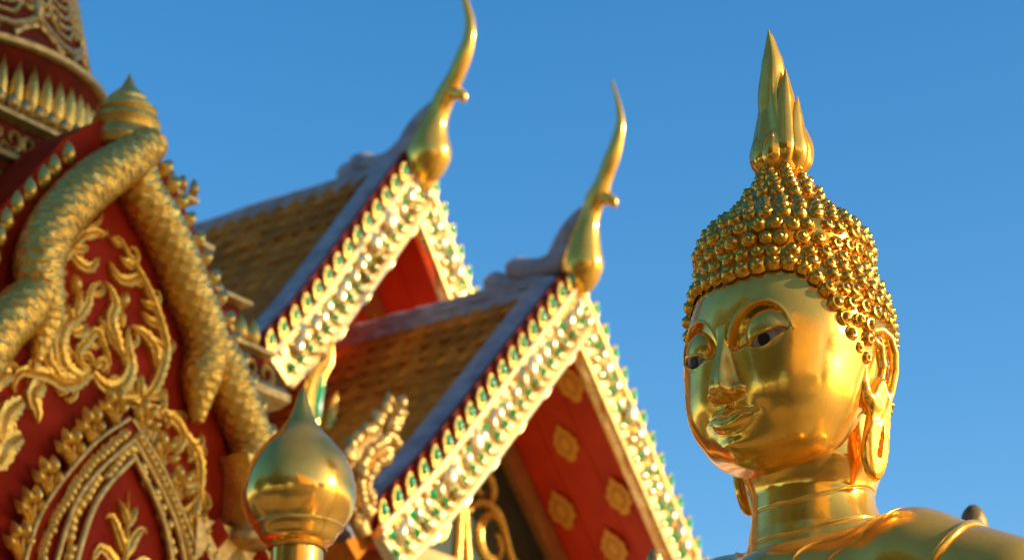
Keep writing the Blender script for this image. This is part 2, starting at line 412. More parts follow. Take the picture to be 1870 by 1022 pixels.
# --- roofs
r2l = roof_side(G2, -1, .14, 2.72, 3.9); r2r = roof_side(G2, 1, .14, 2.72, 3.9)
r1l = roof_side(G1, -1, 1.84, 6.6, 3.2); r1r = roof_side(G1, 1, 1.84, 6.6, 3.2)
lay_tiles(G2, r2l, .50, 2.70, .12, 3.75)
lay_tiles(G1, r1l, 2.20, 5.0, .12, 3.0)
for rr, lb in ((r2l, 'brown tiled slope of the lower front roof'), (r1l, 'brown tiled slope of the higher rear roof')): rr['label'] = lb
# --- grey mortar verge along the roof edge, behind the fins
for gb, Ln in ((G2, 3.85), (G1, 3.15)):
    for side in (-1, 1):
        mb = MB(); P = []
        for d in np.linspace(.02, Ln, 22): u, z = gb.pt(side, d, .065); P.append((u, gb.r + .27, z))
        V, f = tube(P, .165, 12, up=(0, 1, 0), flat=.50); mb.add(V, f)
        build(mb, 'verge_cap', M['grey'], hall)
# --- ridges: two mortar layers
for y0, y1, z in ((.30, 2.72, .21), (1.95, 6.6, 1.70)):
    mb = MB(); n = 30
    for wd, h0, h1 in ((.20, -.15, -.02), (.135, -.03, .10)):
        V = []
        for i, y in enumerate(np.linspace(y0, y1, n)):
            j = random.uniform(-.008, .008)
            for x, h in ((-wd, h0), (-wd * .92, h1 * .7 + h0 * .3), (-wd * .5, h1), (wd * .5, h1), (wd * .92, h1 * .7 + h0 * .3), (wd, h0)): V.append((x, y, HZ + z + h + j))
        mb.add(V, [q[::-1] for q in grid_faces(n, 6, cv=True)] + [(0, 1, 2, 3, 4, 5), tuple((n - 1) * 6 + k for k in (5, 4, 3, 2, 1, 0))])
    build(mb, 'ridge_cap', M['grey'], hall, sharp=40)
# --- gables
gable_front(G2, 3.70, 3.70); gable_front(G1, 3.05, 3.05)
# --- soffit boards (undersides of the overhanging slopes), stencilled with gilt lotus buds
def motif_mesh():
    """pointed lotus-bud stencil: a lobed leaf outline with a raised border, tip up, in the (x, z) plane"""
    half = [(0, -.15), (.035, -.135), (.045, -.10), (.10, -.055), (.088, -.02), (.105, .02), (.075, .05), (.07, .085), (.035, .11), (.0, .165)]
    out = half + [(-x, z) for x, z in half[-2:0:-1]]
    mb = extrude(out, -.006, .004, 0)
    for s, y in ((.66, -.010), (.36, -.014)):
        extrude([(x * s, z * s) for x, z in out], y, y + .004, 1 if s > .5 else 0, mb)
    return mb.mesh('lotus_stencil', [M['stencil'], M['stencil_dark']], False)
MOTIF = motif_mesh()
def soffit(gb, y1, boards):
    cp, sp = math.cos(gb.p), math.sin(gb.p)
    for side in (-1, 1):
        ys = np.linspace(gb.r + .10, y1, boards + 1)
        so_ = None
        for k in range(boards):
            mb = strip(gb, side, -.20, -.15, ys[k] + .004, ys[k + 1] - .004, .20, 3.6 if gb is G2 else 3.0, 2)
            o = build(mb, 'soffit' if so_ is None else 'soffit_plank', M['red_soffit'], so_ or hall, smooth=False)
            if so_ is None: so_ = o; o['label'] = 'red lacquered underside of the overhanging roof'
        mb = strip(gb, side, -.15, -.14, gb.r + .1, y1, .1, 3.6 if gb is G2 else 3.0, 2); build(mb, 'soffit_backing', M['dgreen'], so_, smooth=False)
        if gb is G2:
            from mathutils import Matrix
            for u_, y_ in ((.36, .33), (.70, .62), (1.08, .34), (1.09, .94), (1.38, .60), (1.78, .34), (1.78, .94), (2.1, .62), (.36, .94)):
                d = (u_ + .206 * sp) / cp; uu, zz = gb.pt(side, d, -.2035)
                dn = (side * cp, 0, -sp); nrm = (-side * sp, 0, -cp)      # down the slope; facing out of the soffit
                # local z (tip) -> up the slope, local -y (front) -> nrm, local x -> cross
                zx = (-dn[0], 0, -dn[2]); yy = (-nrm[0], 0, -nrm[2])
                x_ = np.cross(yy, zx)
                Mx = Matrix(((x_[0], yy[0], zx[0], uu), (x_[1], yy[1], zx[1], y_), (x_[2], yy[2], zx[2], zz), (0, 0, 0, 1)))
                o = obj('lotus_stencil', MOTIF, so_); o.matrix_local = Mx @ Matrix.Scale(random.uniform(1.12, 1.25), 4)
soffit(G2, 1.20, 3); soffit(G1, 2.60, 2)
# --- recessed pediments
def pediment(gb, y, green):
    cp, sp = math.cos(gb.p), math.sin(gb.p); Ls = 3.5 if gb is G2 else 2.9
    tip = gb.pt(1, 0.01, -.2); a = gb.pt(-1, Ls, -.2); b = gb.pt(1, Ls, -.2)
    z0 = HZ + gb.za - .2 / cp
    mb = MB(); mb.add([(0, y, z0), (a[0], y, a[1]), (b[0], y, b[1])], [(0, 1, 2)])
    pd = build(mb, 'pediment', M['dgreen'] if green else M['red_soffit'], hall, smooth=False)
    for side in (-1, 1):
        build(strip(gb, side, -.40, -.215, y - .09, y - .003, .30, Ls, 2), 'pediment_frame', M['wood'], pd, smooth=False)
    return pd
pd2 = pediment(G2, 1.205, True); pediment(G1, 2.605, False)
# gilt filigree scrolls on the front pediment
def fil(path, hw): 
    mb = MB(); V, f = relief([(x, HZ + z) for x, z in path], hw, .05, None, .12, (.5, .3), 1.20); mb.add(V, f); build(mb, 'filigree_scroll', M['leaf'], pd2)
for sx in (-1, 1):
    for (cx, cz, rr, a0, a1) in ((.42, -1.75, .24, 60, 420), (.85, -2.15, .22, 30, 400), (.30, -2.35, .25, 120, 460), (1.30, -2.60, .2, 40, 380), (.80, -2.75, .22, 0, 380), (.28, -1.30, .16, -60, 300)):
        P = [(sx * (cx + rr * (1 - .62 * t) * math.cos(R(a0 + (a1 - a0) * t))), cz + rr * (1 - .62 * t) * math.sin(R(a0 + (a1 - a0) * t))) for t in np.linspace(0, 1, 14)]
        fil(P, .042)
    fil([(0, -2.9), (sx * .08, -2.3), (sx * .04, -1.7), (0, -1.1)], .04)
    fil([(sx * .1, -1.55), (sx * .25, -1.45), (sx * .5, -1.5), (sx * .7, -1.85), (sx * 1.0, -1.9), (sx * 1.2, -2.3)], .04)
# --- horn finials (chofa) with grey volutes on the ridge behind
CH_LO = [(-.028, .047, .014), (-.040, .137, .123), (-.048, .292, .191), (-.055, .413, .174), (-.073, .533, .147), (-.108, .673, .107), (-.149, .787, .090), (-.195, .890, .096), (-.246, .962, .085), (-.286, 1.052, .074), (-.361, 1.208, .074), (-.424, 1.368, .057), (-.455, 1.512, .040), (-.441, 1.669, .028), (-.400, 1.835, .017), (-.374, 1.931, .014)]
BK_LO = [(-.178, .895, .074), (-.288, .866, .062), (-.370, .815, .045), (-.380, .752, .012)]
CH_HI = [(1.666, 1.483, .018), (1.630, 1.580, .144), (1.596, 1.758, .223), (1.580, 1.899, .193), (1.539, 2.050, .139), (1.485, 2.170, .109), (1.419, 2.298, .103), (1.358, 2.389, .091), (1.285, 2.494, .085), (1.201, 2.660, .079), (1.147, 2.809, .061), (1.142, 2.973, .049), (1.181, 3.141, .037), (1.219, 3.277, .028), (1.258, 3.459, .012)]
BK_HI = [(1.419, 2.331, .079), (1.308, 2.309, .066), (1.215, 2.250, .048), (1.203, 2.181, .012)]
for CH, BK, lb in ((CH_LO, BK_LO, 'gilded horn finial over the lower front gable'), (CH_HI, BK_HI, 'gilded horn finial over the higher rear gable')):
    c = loft_spine(CH, .80, 'horn_finial', M['gold'], hall); c['label'] = lb
    loft_spine(BK, .8, 'beak', M['gold'], c, 14)
VOL = [[(.024, .507, .075), (.098, .460, .112), (.192, .400, .117), (.380, .387, .100), (.569, .425, .112), (.650, .46, .10), (.70, .50, .05)], [(.175, .223, .055), (.475, .253, .070), (.703, .298, .085), (.847, .360, .118), (.93, .40, .06)],
       [(1.675, 2.034, .080), (1.829, 1.887, .134), (1.985, 1.821, .122), (2.175, 1.835, .100), (2.337, 1.890, .112), (2.435, 1.938, .08), (2.48, 1.97, .04)], [(1.855, 1.624, .06), (2.107, 1.665, .078), (2.365, 1.744, .098), (2.530, 1.840, .118), (2.61, 1.88, .06)]]
VOL += [[(.22, .40, .10), (.13, .55, .10), (.05, .68, .085), (-.02, .78, .05), (-.06, .84, .02)], [(1.86, 1.88, .11), (1.74, 2.03, .115), (1.65, 2.15, .09), (1.575, 2.24, .05), (1.53, 2.30, .02)]]
for v in VOL: loft_spine(v, .95, 'ridge_volute', M['grey'], hall, 24, 14)
# --- flame-shaped end finials of the bargeboards
def flame(name, tongues, m, parent, y, th=.05):
    """each tongue: path (x, z) root to tip, half width; a pointed blade with a raised rib on both faces"""
    out = None
    for P, hw, mm in tongues:
        mb = MB()
        for sgn in (1, -1):
            V, f = relief([(a, HZ + b) for a, b in P], hw, th * (1.25 if mm is M['green'] else 1), 16, 0, (.7, .03), 0, .25)
            V[:, 1] = y + V[:, 1] * sgn; mb.add(V, f if sgn > 0 else [q[::-1] for q in f])
        o = build(mb, name if out is None else 'flame_tongue', mm, out or parent)
        out = out or o
    return out
f1 = flame('end_flame', [([(-1.42, -1.25), (-1.48, -1.0), (-1.40, -.72), (-1.27, -.55), (-1.24, -.36)], .085, M['leaf']),
                    ([(-1.43, -1.1), (-1.43, -.95), (-1.37, -.75), (-1.30, -.62)], .055, M['green']),
                    ([(-1.25, -1.35), (-1.27, -1.15), (-1.22, -.95), (-1.16, -.78)], .065, M['leaf']),
                    ([(-1.24, -1.25), (-1.24, -1.1), (-1.20, -.98)], .03, M['green']),
                    ([(-1.1, -1.4), (-1.1, -1.25), (-1.06, -1.1)], .05, M['leaf_sun'])], M['leaf_sun'], hall, 1.60)
f1['label'] = 'green and gold flame finial at the foot of the rear gable'
# weathered scroll-leaf finial at the left foot of the front gable: overlapping scallop leaves on a curved body
fb = MB(); spn = spline([(-2.72, -2.62), (-2.84, -2.45), (-2.90, -2.25), (-2.80, -2.05), (-2.62, -1.90), (-2.50, -1.66)], 26)
V, f = tube(np.stack([spn[:, 0], np.full(26, -.02), HZ + spn[:, 1]], 1), np.interp(np.linspace(0, 1, 26), [0, .3, .7, 1], [.06, .09, .11, .04]), 12, up=(0, 1, 0), flat=1.0); fb.add(V, f)
foot = build(fb, 'end_scroll_finial', M['leaf_old'], hall); foot['label'] = 'weathered gilt leaf-scroll finial at the foot of the front gable'
LEAF_OLD = petal_mesh('scallop_leaf', .085, .115, .05, M['leaf_old'])
T_ = np.gradient(spn, axis=0)
for i in range(2, 26, 1):
    tx, tz = T_[i] / np.linalg.norm(T_[i])
    for sgn in (-1, 1, 0):
        o = obj('scallop_leaf', LEAF_OLD, foot, (spn[i, 0] - tz * sgn * .085 * (1 if i < 22 else .5), -.13 + .05 * abs(sgn), HZ + spn[i, 1] + tx * sgn * .085 * (1 if i < 22 else .5)))
        o.rotation_euler = (random.uniform(-.3, .3), math.atan2(tx, tz) - sgn * .75, random.uniform(-.4, .4)); s = random.uniform(.85, 1.25); o.scale = (s, s, s)
# --- body under the roofs: walls and columns down to the ground
wl = MB().box(-2.0, 2.0, 1.25, 9.0, .35, HZ - 2.65); build(wl, 'wall', M['stone'], hall, smooth=False)
build(MB().box(-3.4, 3.4, -.6, 9.6, 0.0, .35), 'plinth', M['stone'], hall, smooth=False)
for u_ in (-1.9, -.7, .7, 1.9):
    build(MB().add(*lathe([(.26, .35), (.26, .6), (.19, .65), (.17, HZ - 3.1), (.27, HZ - 2.9), (.27, HZ - 2.72)], 24, u_, .35)), 'column', M['red'], hall)
build(MB().box(-2.2, 2.2, .2, .5, HZ - 2.72, HZ - 2.45), 'lintel', M['wood'], hall, smooth=False)

# ---------------------------------------------------------------- red and gold shrine tower with serpent arch
# local frame as the hall's: x along the arched face, y into the shrine, z up; SZ = height of the arch's crown
SX, SY, SZ = -2.1468, 12.6943, 7.5531
shrine = thing('shrine_tower', 'ornate red and gold shrine tower with serpent arch and carved spire', 'shrine', (SX, SY, 0), AX)
SC = 1.80                              # depth of the tower's axis behind the arch
SCROLLS = [
 (0.055,[(-0.18, -1.409), (-0.264, -1.469), (-0.384, -1.435), (-0.427, -1.358), (-0.427, -1.28), (-0.392, -1.19), (-0.31, -1.119), (-0.244, -1.029), (-0.223, -0.93), (-0.146, -0.858)]),
 (0.030,[(-0.344, -1.152), (-0.324, -1.043), (-0.326, -0.98)]),
 (0.030,[(-0.357, -1.167), (-0.385, -1.108), (-0.382, -1.061)]),
 (0.040,[(-0.337, -1.229), (-0.266, -1.196), (-0.222, -1.137)]),
 (0.045,[(-0.22, -1.468), (-0.391, -1.515), (-0.482, -1.464), (-0.544, -1.415), (-0.58, -1.337), (-0.572, -1.268)]),
 (0.045,[(-0.489, -1.466), (-0.525, -1.388), (-0.499, -1.279)]),
 (0.034,[(-0.183, -1.381), (-0.24, -1.398), (-0.287, -1.373), (-0.289, -1.317), (-0.232, -1.241), (-0.164, -1.165), (-0.106, -1.227), (-0.054, -1.303), (-0.05, -1.388)]),
 (0.030,[(-0.183, -1.376), (-0.202, -1.336), (-0.246, -1.332), (-0.255, -1.369), (-0.228, -1.372)]),
 (0.030,[(-0.153, -1.378), (-0.127, -1.331), (-0.089, -1.337), (-0.101, -1.374), (-0.124, -1.372)]),
 (0.055,[(-0.165, -1.41), (-0.086, -1.461), (0.004, -1.458), (0.09, -1.387), (0.12, -1.286), (0.097, -1.2), (0.083, -1.123), (0.085, -1.053)]),
 (0.050,[(0.047, -1.239), (-0.021, -1.155), (-0.06, -1.063), (-0.035, -0.962), (-0.075, -0.882), (-0.124, -0.851)]),
 (0.028,[(0.022, -1.084), (0.016, -1.016), (0.02, -0.956)]),
 (0.040,[(-0.086, -1.117), (-0.042, -1.185), (0.038, -1.23)]),
 (0.040,[(0.068, -1.496), (0.203, -1.458), (0.291, -1.387), (0.346, -1.278), (0.381, -1.115), (0.34, -0.986), (0.284, -0.885), (0.213, -0.788), (0.127, -0.697), (0.043, -0.63), (-0.025, -0.558), (-0.116, -0.577)]),
 (0.045,[(0.325, -1.214), (0.286, -1.12), (0.203, -1.063), (0.108, -1.046)]),
 (0.040,[(0.21, -1.445), (0.197, -1.379), (0.207, -1.307)]),
 (0.035,[(0.263, -1.43), (0.354, -1.392), (0.398, -1.345)]),
 (0.040,[(0.16, -0.722), (0.056, -0.792), (-0.037, -0.793), (-0.097, -0.718)]),
 (0.035,[(0.095, -0.696), (0.016, -0.686), (-0.009, -0.659)]),
 (0.035,[(0.323, -0.979), (0.244, -0.98), (0.185, -0.939)]),
 (0.032,[(0.284, -0.885), (0.205, -0.886), (0.179, -0.859)]),
 (0.032,[(0.381, -1.115), (0.316, -1.099), (0.273, -1.054)]),
 (0.042,[(-0.572, -1.268), (-0.583, -1.227), (-0.571, -1.133), (-0.54, -1.01), (-0.52, -0.912), (-0.443, -0.794), (-0.35, -0.681), (-0.268, -0.582), (-0.199, -0.511), (-0.171, -0.447)]),
 (0.038,[(-0.308, -0.643), (-0.223, -0.584), (-0.153, -0.601)]),
 (0.040,[(-0.401, -0.768), (-0.338, -0.811), (-0.248, -0.81), (-0.173, -0.72)]),
 (0.034,[(-0.538, -1.032), (-0.47, -0.981), (-0.458, -0.949)]),
 (0.036,[(-0.557, -1.128), (-0.491, -1.062), (-0.386, -1.011)]),
 (0.034,[(-0.507, -0.896), (-0.448, -0.9), (-0.429, -0.87)]),
 (0.034,[(-0.404, -0.735), (-0.331, -0.727), (-0.259, -0.685)]),
 (0.052,[(-0.184, -1.422), (-0.267, -1.489), (-0.387, -1.543), (-0.476, -1.526), (-0.597, -1.537), (-0.691, -1.56), (-0.732, -1.633), (-0.714, -1.689)]),
 (0.042,[(-0.591, -1.54), (-0.622, -1.507), (-0.593, -1.451), (-0.625, -1.375)]),
 (0.060,[(-0.521, -1.568), (-0.587, -1.639), (-0.592, -1.687), (-0.553, -1.742), (-0.537, -1.803)]),
 (0.065,[(-0.749, -1.586), (-0.85, -1.635), (-0.887, -1.706), (-0.877, -1.768), (-0.853, -1.834)]),
 (0.050,[(-0.923, -1.614), (-0.903, -1.58), (-0.892, -1.521)]),
 (0.065,[(-0.661, -1.708), (-0.756, -1.807), (-0.778, -1.89), (-0.792, -1.989), (-0.825, -2.083)]),
 (0.070,[(-0.647, -1.907), (-0.739, -1.975), (-0.778, -2.07), (-0.845, -2.125), (-0.916, -2.125)]),
 (0.045,[(-0.792, -1.989), (-0.838, -1.954), (-0.827, -1.894)]),
 (0.045,[(0.031, -1.513), (0.161, -1.498), (0.294, -1.504), (0.381, -1.469), (0.416, -1.338)]),
 (0.045,[(0.339, -1.514), (0.459, -1.503), (0.553, -1.554), (0.559, -1.63), (0.505, -1.721)]),
 (0.042,[(0.396, -1.476), (0.43, -1.522), (0.434, -1.575)]),
 (0.045,[(0.538, -1.547), (0.634, -1.61), (0.701, -1.691), (0.724, -1.796), (0.73, -1.893), (0.806, -1.989)]),
 (0.036,[(0.634, -1.615), (0.71, -1.59), (0.72, -1.52)]),
 (0.040,[(0.618, -1.603), (0.638, -1.675), (0.626, -1.722)]),
 (0.045,[(0.716, -1.798), (0.62, -1.844), (0.544, -1.841), (0.616, -1.79)]),
 (0.050,[(0.73, -1.893), (0.676, -1.993), (0.574, -2.05), (0.51, -2.001), (0.504, -1.916)]),
 (0.050,[(0.192, -1.522), (0.255, -1.57), (0.26, -1.644), (0.179, -1.731), (0.109, -1.76)]),
 (0.055,[(0.376, -1.602), (0.345, -1.687), (0.373, -1.766), (0.373, -1.852), (0.415, -1.917)]),
 (0.040,[(0.381, -1.861), (0.423, -1.829), (0.443, -1.797)]),
]
def sz(path): return [(x, SZ + z) for x, z in path]
# --- stacked tiers: body, cornices, each with a row of gilt lotus petals
def tier(h, z0, z1, name, m, parent=None): return build(MB().box(-h, h, SC - h, SC + h, SZ + z0, SZ + z1), name, m, parent or shrine, smooth=False)
body = tier(1.30, -7.2, -.78, 'body', M['red']); tier(2.0, -7.5531, -7.2, 'plinth', M['stone'])
def cornice(h, z0, z1, flare=.06):
    mb = MB(); V = []
    prof = [(h - flare, z0), (h, z0 + (z1 - z0) * .35), (h, z0 + (z1 - z0) * .7), (h - flare * .6, z1)]
    for hh, zz in prof: V += [(-hh, SC - hh, SZ + zz), (hh, SC - hh, SZ + zz), (hh, SC + hh, SZ + zz), (-hh, SC + hh, SZ + zz)]
    f = grid_faces(4, 4, cv=True) + [(0, 1, 2, 3), (15, 14, 13, 12)]
    return build(mb.add(V, f), 'cornice', M['leaf_old'], shrine, smooth=False)
SP = petal_mesh('lotus_petal', .105, .20, .055, M['leaf'])
SPs = petal_mesh('lotus_petal', .085, .12, .04, M['leaf_old'])
def petals_square(parent, h, z, me, step=.105, s=1.):
    n = int(2 * h / step)
    for k in range(n + 1):
        t = -h + k * 2 * h / n
        for (x, y, rz) in ((t, SC - h - .003, 0), (h + .003, SC + t, R(90)), (-h - .003, SC + t, R(-90))):
            if rz == 0 or (rz > 0 and t < .3) or (rz < 0 and t < .3):
                obj('lotus_petal', me, parent, (x, y, SZ + z), (random.uniform(-.05, .05), 0, rz), (s, s, s * random.uniform(.95, 1.05)))
c3 = cornice(1.60, -1.12, -.98, .05)
b3 = tier(1.48, -1.10, -.76, 'cornice_block', M['red_old'])
c2 = cornice(1.53, -.80, -.73, .05); petals_square(c2, 1.42, -.74, SP, .115)
b2 = tier(1.36, -.74, -.46, 'cornice_block', M['red_old'])
c1 = cornice(1.42, -.47, -.40, .05)
b1 = tier(1.20, -.42, -.10, 'cornice_block', M['red_old']); petals_square(b1, 1.26, -.40, SPs, .10)
c0 = cornice(1.24, -.12, -.03, .05)
b0 = tier(1.10, -.04, .26, 'cornice_block', M['red_old'])
cA = cornice(1.16, .20, .28, .05); petals_square(cA, 1.13, .27, SPs, .10)
# scroll relief along the cornice blocks
def swirl(parent, cx, cz, r, y, hw, a0, turn, m):
    P = [(cx + r * (1 - .75 * t) * math.cos(a0 + turn * t), SZ + cz + r * (1 - .75 * t) * math.sin(a0 + turn * t)) for t in np.linspace(0, 1, 12)]
    mb = MB(); V, f = relief(P, hw, .035, 18, .1, (.5, .5), y); mb.add(V, f); return build(mb, 'scroll_ornament', m, parent)
for k in range(-9, 8):
    swirl(b0, k * .125, .10, .075, SC - 1.10 - .002, .020, R(200 if k % 2 else -20), R(420 if k % 2 else -420), M['leaf_old'])
    swirl(b1, k * .14, -.24, .085, SC - 1.20 - .002, .022, R(20 if k % 2 else 160), R(-400 if k % 2 else 400), M['leaf_old'])
for k in range(-2, 10):
    swirl(b3, .3 + k * .13, -.90, .085, SC - 1.48 - .002, .024, R(200 if k % 2 else -20), R(420 if k % 2 else -420), M['leaf_old'])
# the body's right-hand margin beside the arch: rows of scroll relief
for j in range(5):
    for k in range(2):
        swirl(body, 1.06 + k * .15, -1.28 - j * .21, .095, SC - 1.30 - .002, .026, R(200 if (k + j) % 2 else -20), R(420 if (k + j) % 2 else -420), M['leaf_old'])
# --- drum and spire
drum = build(MB().add(*lathe([(1.02, SZ + .27), (1.02, SZ + .33), (.90, SZ + .36), (.86, SZ + .62), (.93, SZ + .70), (1.01, SZ + .78), (1.03, SZ + .83), (.98, SZ + .86)], 64, 0, SC)), 'drum', M['red_old'], shrine)
build(MB().add(*lathe([(1.035, SZ + .785), (1.055, SZ + .80), (1.055, SZ + .835), (1.02, SZ + .86)], 64, 0, SC)), 'drum_moulding', M['leaf_old'], drum)
PT = petal_mesh('tall_petal', .098, .37, .06, M['leaf'])
for k in range(58):
    a = 2 * math.pi * k / 58 + .04; rr = .945
    if math.sin(a) < .55: obj('tall_petal', PT, drum, (rr * math.cos(a), SC + rr * math.sin(a), SZ + .36), (.10, 0, a + math.pi / 2), (1, 1, random.uniform(.94, 1.04)))
sp_prof = [(1.00, .86), (.955, .885), (.925, .93), (.90, 1.0), (.872, 1.15), (.84, 1.3), (.79, 1.52), (.70, 1.9), (.58, 2.4), (.42, 3.0), (.25, 3.7), (.10, 4.5), (.02, 5.2)]
spire = build(MB().add(*lathe([(r, SZ + z) for r, z in sp_prof], 72, 0, SC)), 'spire', M['red_old'], shrine); spire['label'] = 'carved red and gold spire tapering out of the frame'
spz = np.array([z for r, z in sp_prof]); spr = np.array([r for r, z in sp_prof])
def on_spire(a, z, off=.0): r = np.interp(z, spz, spr) + off; return (r * math.cos(a), SC + r * math.sin(a), SZ + z)
def spire_rib(pts, rad, name='spire_rib', m=None):
    S = spline(pts, max(8, 4 * len(pts))); P = [on_spire(a, z, rad * .25) for a, z in S]
    build(MB().add(*tube(P, rad, 6, up=(0, 0.3, 1))), name, m or M['leaf_old'], spire, sharp=60)
NP = 12
for k in range(NP):
    a0 = 2 * math.pi * (k + .5) / NP - math.pi / 2 - .06
    if math.sin(a0) > .35: continue
    w_ = .95 * math.pi / NP
    # U-shaped panel outline, inner spine and feathered barbs
    spire_rib([(a0 - w_, 2.3), (a0 - w_, 1.25), (a0 - w_ * .85, 1.08), (a0, .985), (a0 + w_ * .85, 1.08), (a0 + w_, 1.25), (a0 + w_, 2.3)], .030)
    spire_rib([(a0 - w_ * .55, 2.2), (a0 - w_ * .55, 1.22), (a0, 1.09), (a0 + w_ * .55, 1.22), (a0 + w_ * .55, 2.2)], .022)
    for j in range(13):
        z = 1.15 + j * .072
        for s in (-1, 1):
            spire_rib([(a0, z), (a0 + s * w_ * .25, z + .018), (a0 + s * w_ * .5, z + .05)], .020, 'barb')
            spire_rib([(a0 + s * w_ * .62, z + .03), (a0 + s * w_ * .78, z), (a0 + s * w_ * .9, z + .05)], .021, 'barb', M['leaf'])
    for s, zz in ((-1, .93), (1, .93)):
        spire_rib([(a0 + s * w_ * .2, .925), (a0 + s * w_ * .6, 1.0), (a0 + s * w_ * 1.0, 1.05)], .024, 'barb')
# --- the arch: thick red back plate, recessed red panel
PL_OUT = [(-1.62, -2.75), (-1.56, -1.75), (-1.34, -1.22), (-1.02, -.74), (-.83, -.50), (-.72, -.35), (-.50, -.08), (-.25, .12), (0, .22)]
full = PL_OUT + [(-x, z) for x, z in PL_OUT[-2::-1]]
plate = build(extrude(sz([(x * .93, z) for x, z in full] + [(1.2, -7.0), (-1.2, -7.0)]), .14, .48, 0), 'arch_plate', M['red'], shrine, sharp=25)
# serpent bodies: scaled gilt tubes
def naga(path, rads, label, y=-.02):
    n = max(40, int(sum(math.dist(path[i], path[i + 1]) for i in range(len(path) - 1)) / .008)); ns = 56
    S = spline(path, n); L = np.concatenate([[0], np.cumsum(np.linalg.norm(np.diff(S, axis=0), axis=1))]); rad = np.interp(np.linspace(0, 1, n), np.linspace(0, 1, len(rads)), rads)
    T = np.gradient(S, axis=0); T /= np.linalg.norm(T, axis=1)[:, None]; N = np.stack([-T[:, 1], T[:, 0]], 1)
    a = np.linspace(0, 2 * np.pi, ns, endpoint=False)
    LL, AA = np.meshgrid(L, a, indexing='ij')
    p = 10 * AA / (2 * np.pi); q = LL / .050 + .10 * np.sin(LL * 23 + 3 * AA); disp = np.zeros_like(LL)
    for dr in (0, 1):                       # overlapping scales: each a raised crescent with a round free edge
        row = np.floor(q) - dr; fx = (p + .5 * (row % 2)) % 1 - .5; fy = q - row
        d = np.sqrt((fx * 1.25) ** 2 + (fy / 1.55) ** 2) / .95
        disp = np.maximum(disp, np.where(d < 1, .004 + .009 * np.clip(d, 0, 1) ** 2 - .006 * np.exp(-((d - .55) / .12) ** 2), 0))
    RR_ = rad[:, None] + disp * (rad[:, None] / .11)
    V = np.zeros((n, ns, 3)); V[..., 0] = S[:, 0:1] + N[:, 0:1] * np.cos(AA) * RR_; V[..., 2] = SZ + S[:, 1:2] + N[:, 1:2] * np.cos(AA) * RR_; V[..., 1] = y + np.sin(AA) * RR_ * 1.15
    o = build(MB().add(V.reshape(-1, 3), grid_faces(n, ns, cv=True) + [tuple(range(ns))[::-1], tuple((n - 1) * ns + k for k in range(ns))]), 'serpent_body', M['leaf'], shrine, sharp=60)
    o['label'] = label; return o
N1 = [(.03, .03), (-.08, -.09), (-.156, -.163), (-.333, -.324), (-.503, -.513), (-.631, -.693), (-.712, -.861), (-.735, -1.015), (-.700, -1.147), (-.675, -1.253), (-.680, -1.394), (-.700, -1.523)]
N2 = [(-.68, -1.10), (-.767, -1.20), (-.875, -1.327), (-.978, -1.457), (-1.073, -1.633), (-1.133, -1.771), (-1.142, -1.95)]
N1R = [(-.01, -.14), (.053, -.262), (.208, -.397), (.343, -.551), (.482, -.749), (.606, -.913), (.650, -1.069), (.620, -1.265), (.617, -1.50)]
N2R = [(.62, -.93), (.758, -1.075), (.857, -1.224), (.962, -1.364), (1.051, -1.499), (1.073, -1.66)]
nl = naga(N1, [.105, .125, .13, .13, .125, .12, .10, .03], 'scaled gilt serpent curving down the left of the arch', -.03)
nl2 = naga(N2, [.11, .13, .125, .12, .11], 'scaled gilt serpent lobe at the left edge of the picture', -.02)
nr = naga(N1R, [.11, .125, .125, .125, .12, .11, .03], 'scaled gilt serpent curving down the right of the arch', .03)
nr2 = naga(N2R, [.09, .12, .125, .12, .11], 'scaled gilt serpent lobe above the right capital', .02)
# crest leaves along the serpents
CREST = petal_mesh('crest_leaf', .085, .15, .05, M['leaf'], 2.)
CRESTR = petal_mesh('crest_leaf', .085, .15, .05, M['leaf_old'], 2.)
for x, z in [(-.415, -.174), (-.511, -.289), (-.582, -.38), (-.675, -.491), (-.76, -.604), (-.825, -.727), (-.866, -.836), (-.893, -.967), (-.944, -1.087), (-1.02, -1.2), (-1.1, -1.32), (-1.18, -1.45)]:
    obj('crest_leaf', CREST, nl, (x - .02, .135, SZ + z - .07), (0, -.06, 0), (1, 1.1, 1.05))
for x, z in [(.13, -.05), (.201, -.13), (.275, -.215), (.345, -.305), (.43, -.40), (.50, -.50), (.575, -.60), (.645, -.71), (.72, -.82), (.78, -.93), (.86, -1.04), (.94, -1.15), (1.03, -1.28), (1.12, -1.42)]:
    obj('crest_leaf', CREST, nr, (x + .085, .05, SZ + z - .035), (0, .50, 0), (1, 1.3, 1.0))
# grey-gilt moulding down the outer edge of the right serpent
build(MB().add(*tube([(x, .06, SZ + z) for x, z in spline([(.06, -.06), (.20, -.22), (.36, -.41), (.52, -.62), (.68, -.84), (.80, -.98), (.95, -1.16), (1.08, -1.34), (1.19, -1.52)], 30)], .030, 8, up=(0, 1, 0))), 'edge_moulding', M['leaf_old'], nr)
# conical coiled cap on the crown of the arch
cap_p = [(.14, -.12), (.19, -.09), (.205, -.04), (.19, .01), (.165, .035), (.17, .06), (.175, .09), (.155, .12), (.13, .135), (.135, .16), (.132, .185), (.11, .21), (.09, .225), (.09, .25), (.075, .275), (.045, .31), (.03, .34), (.012, .39), (.002, .42)]
ccap = build(MB().add(*lathe([(r * (1.08 if z < .06 else 1.08 + .25 * min(1, (z - .06) / .1)), SZ + z * 1.02 + .10) for r, z in cap_p], 40, .015, .15)), 'coiled_cap', M['leaf'], shrine)
ccap['label'] = 'coiled conical gilt cap on the crown of the arch'
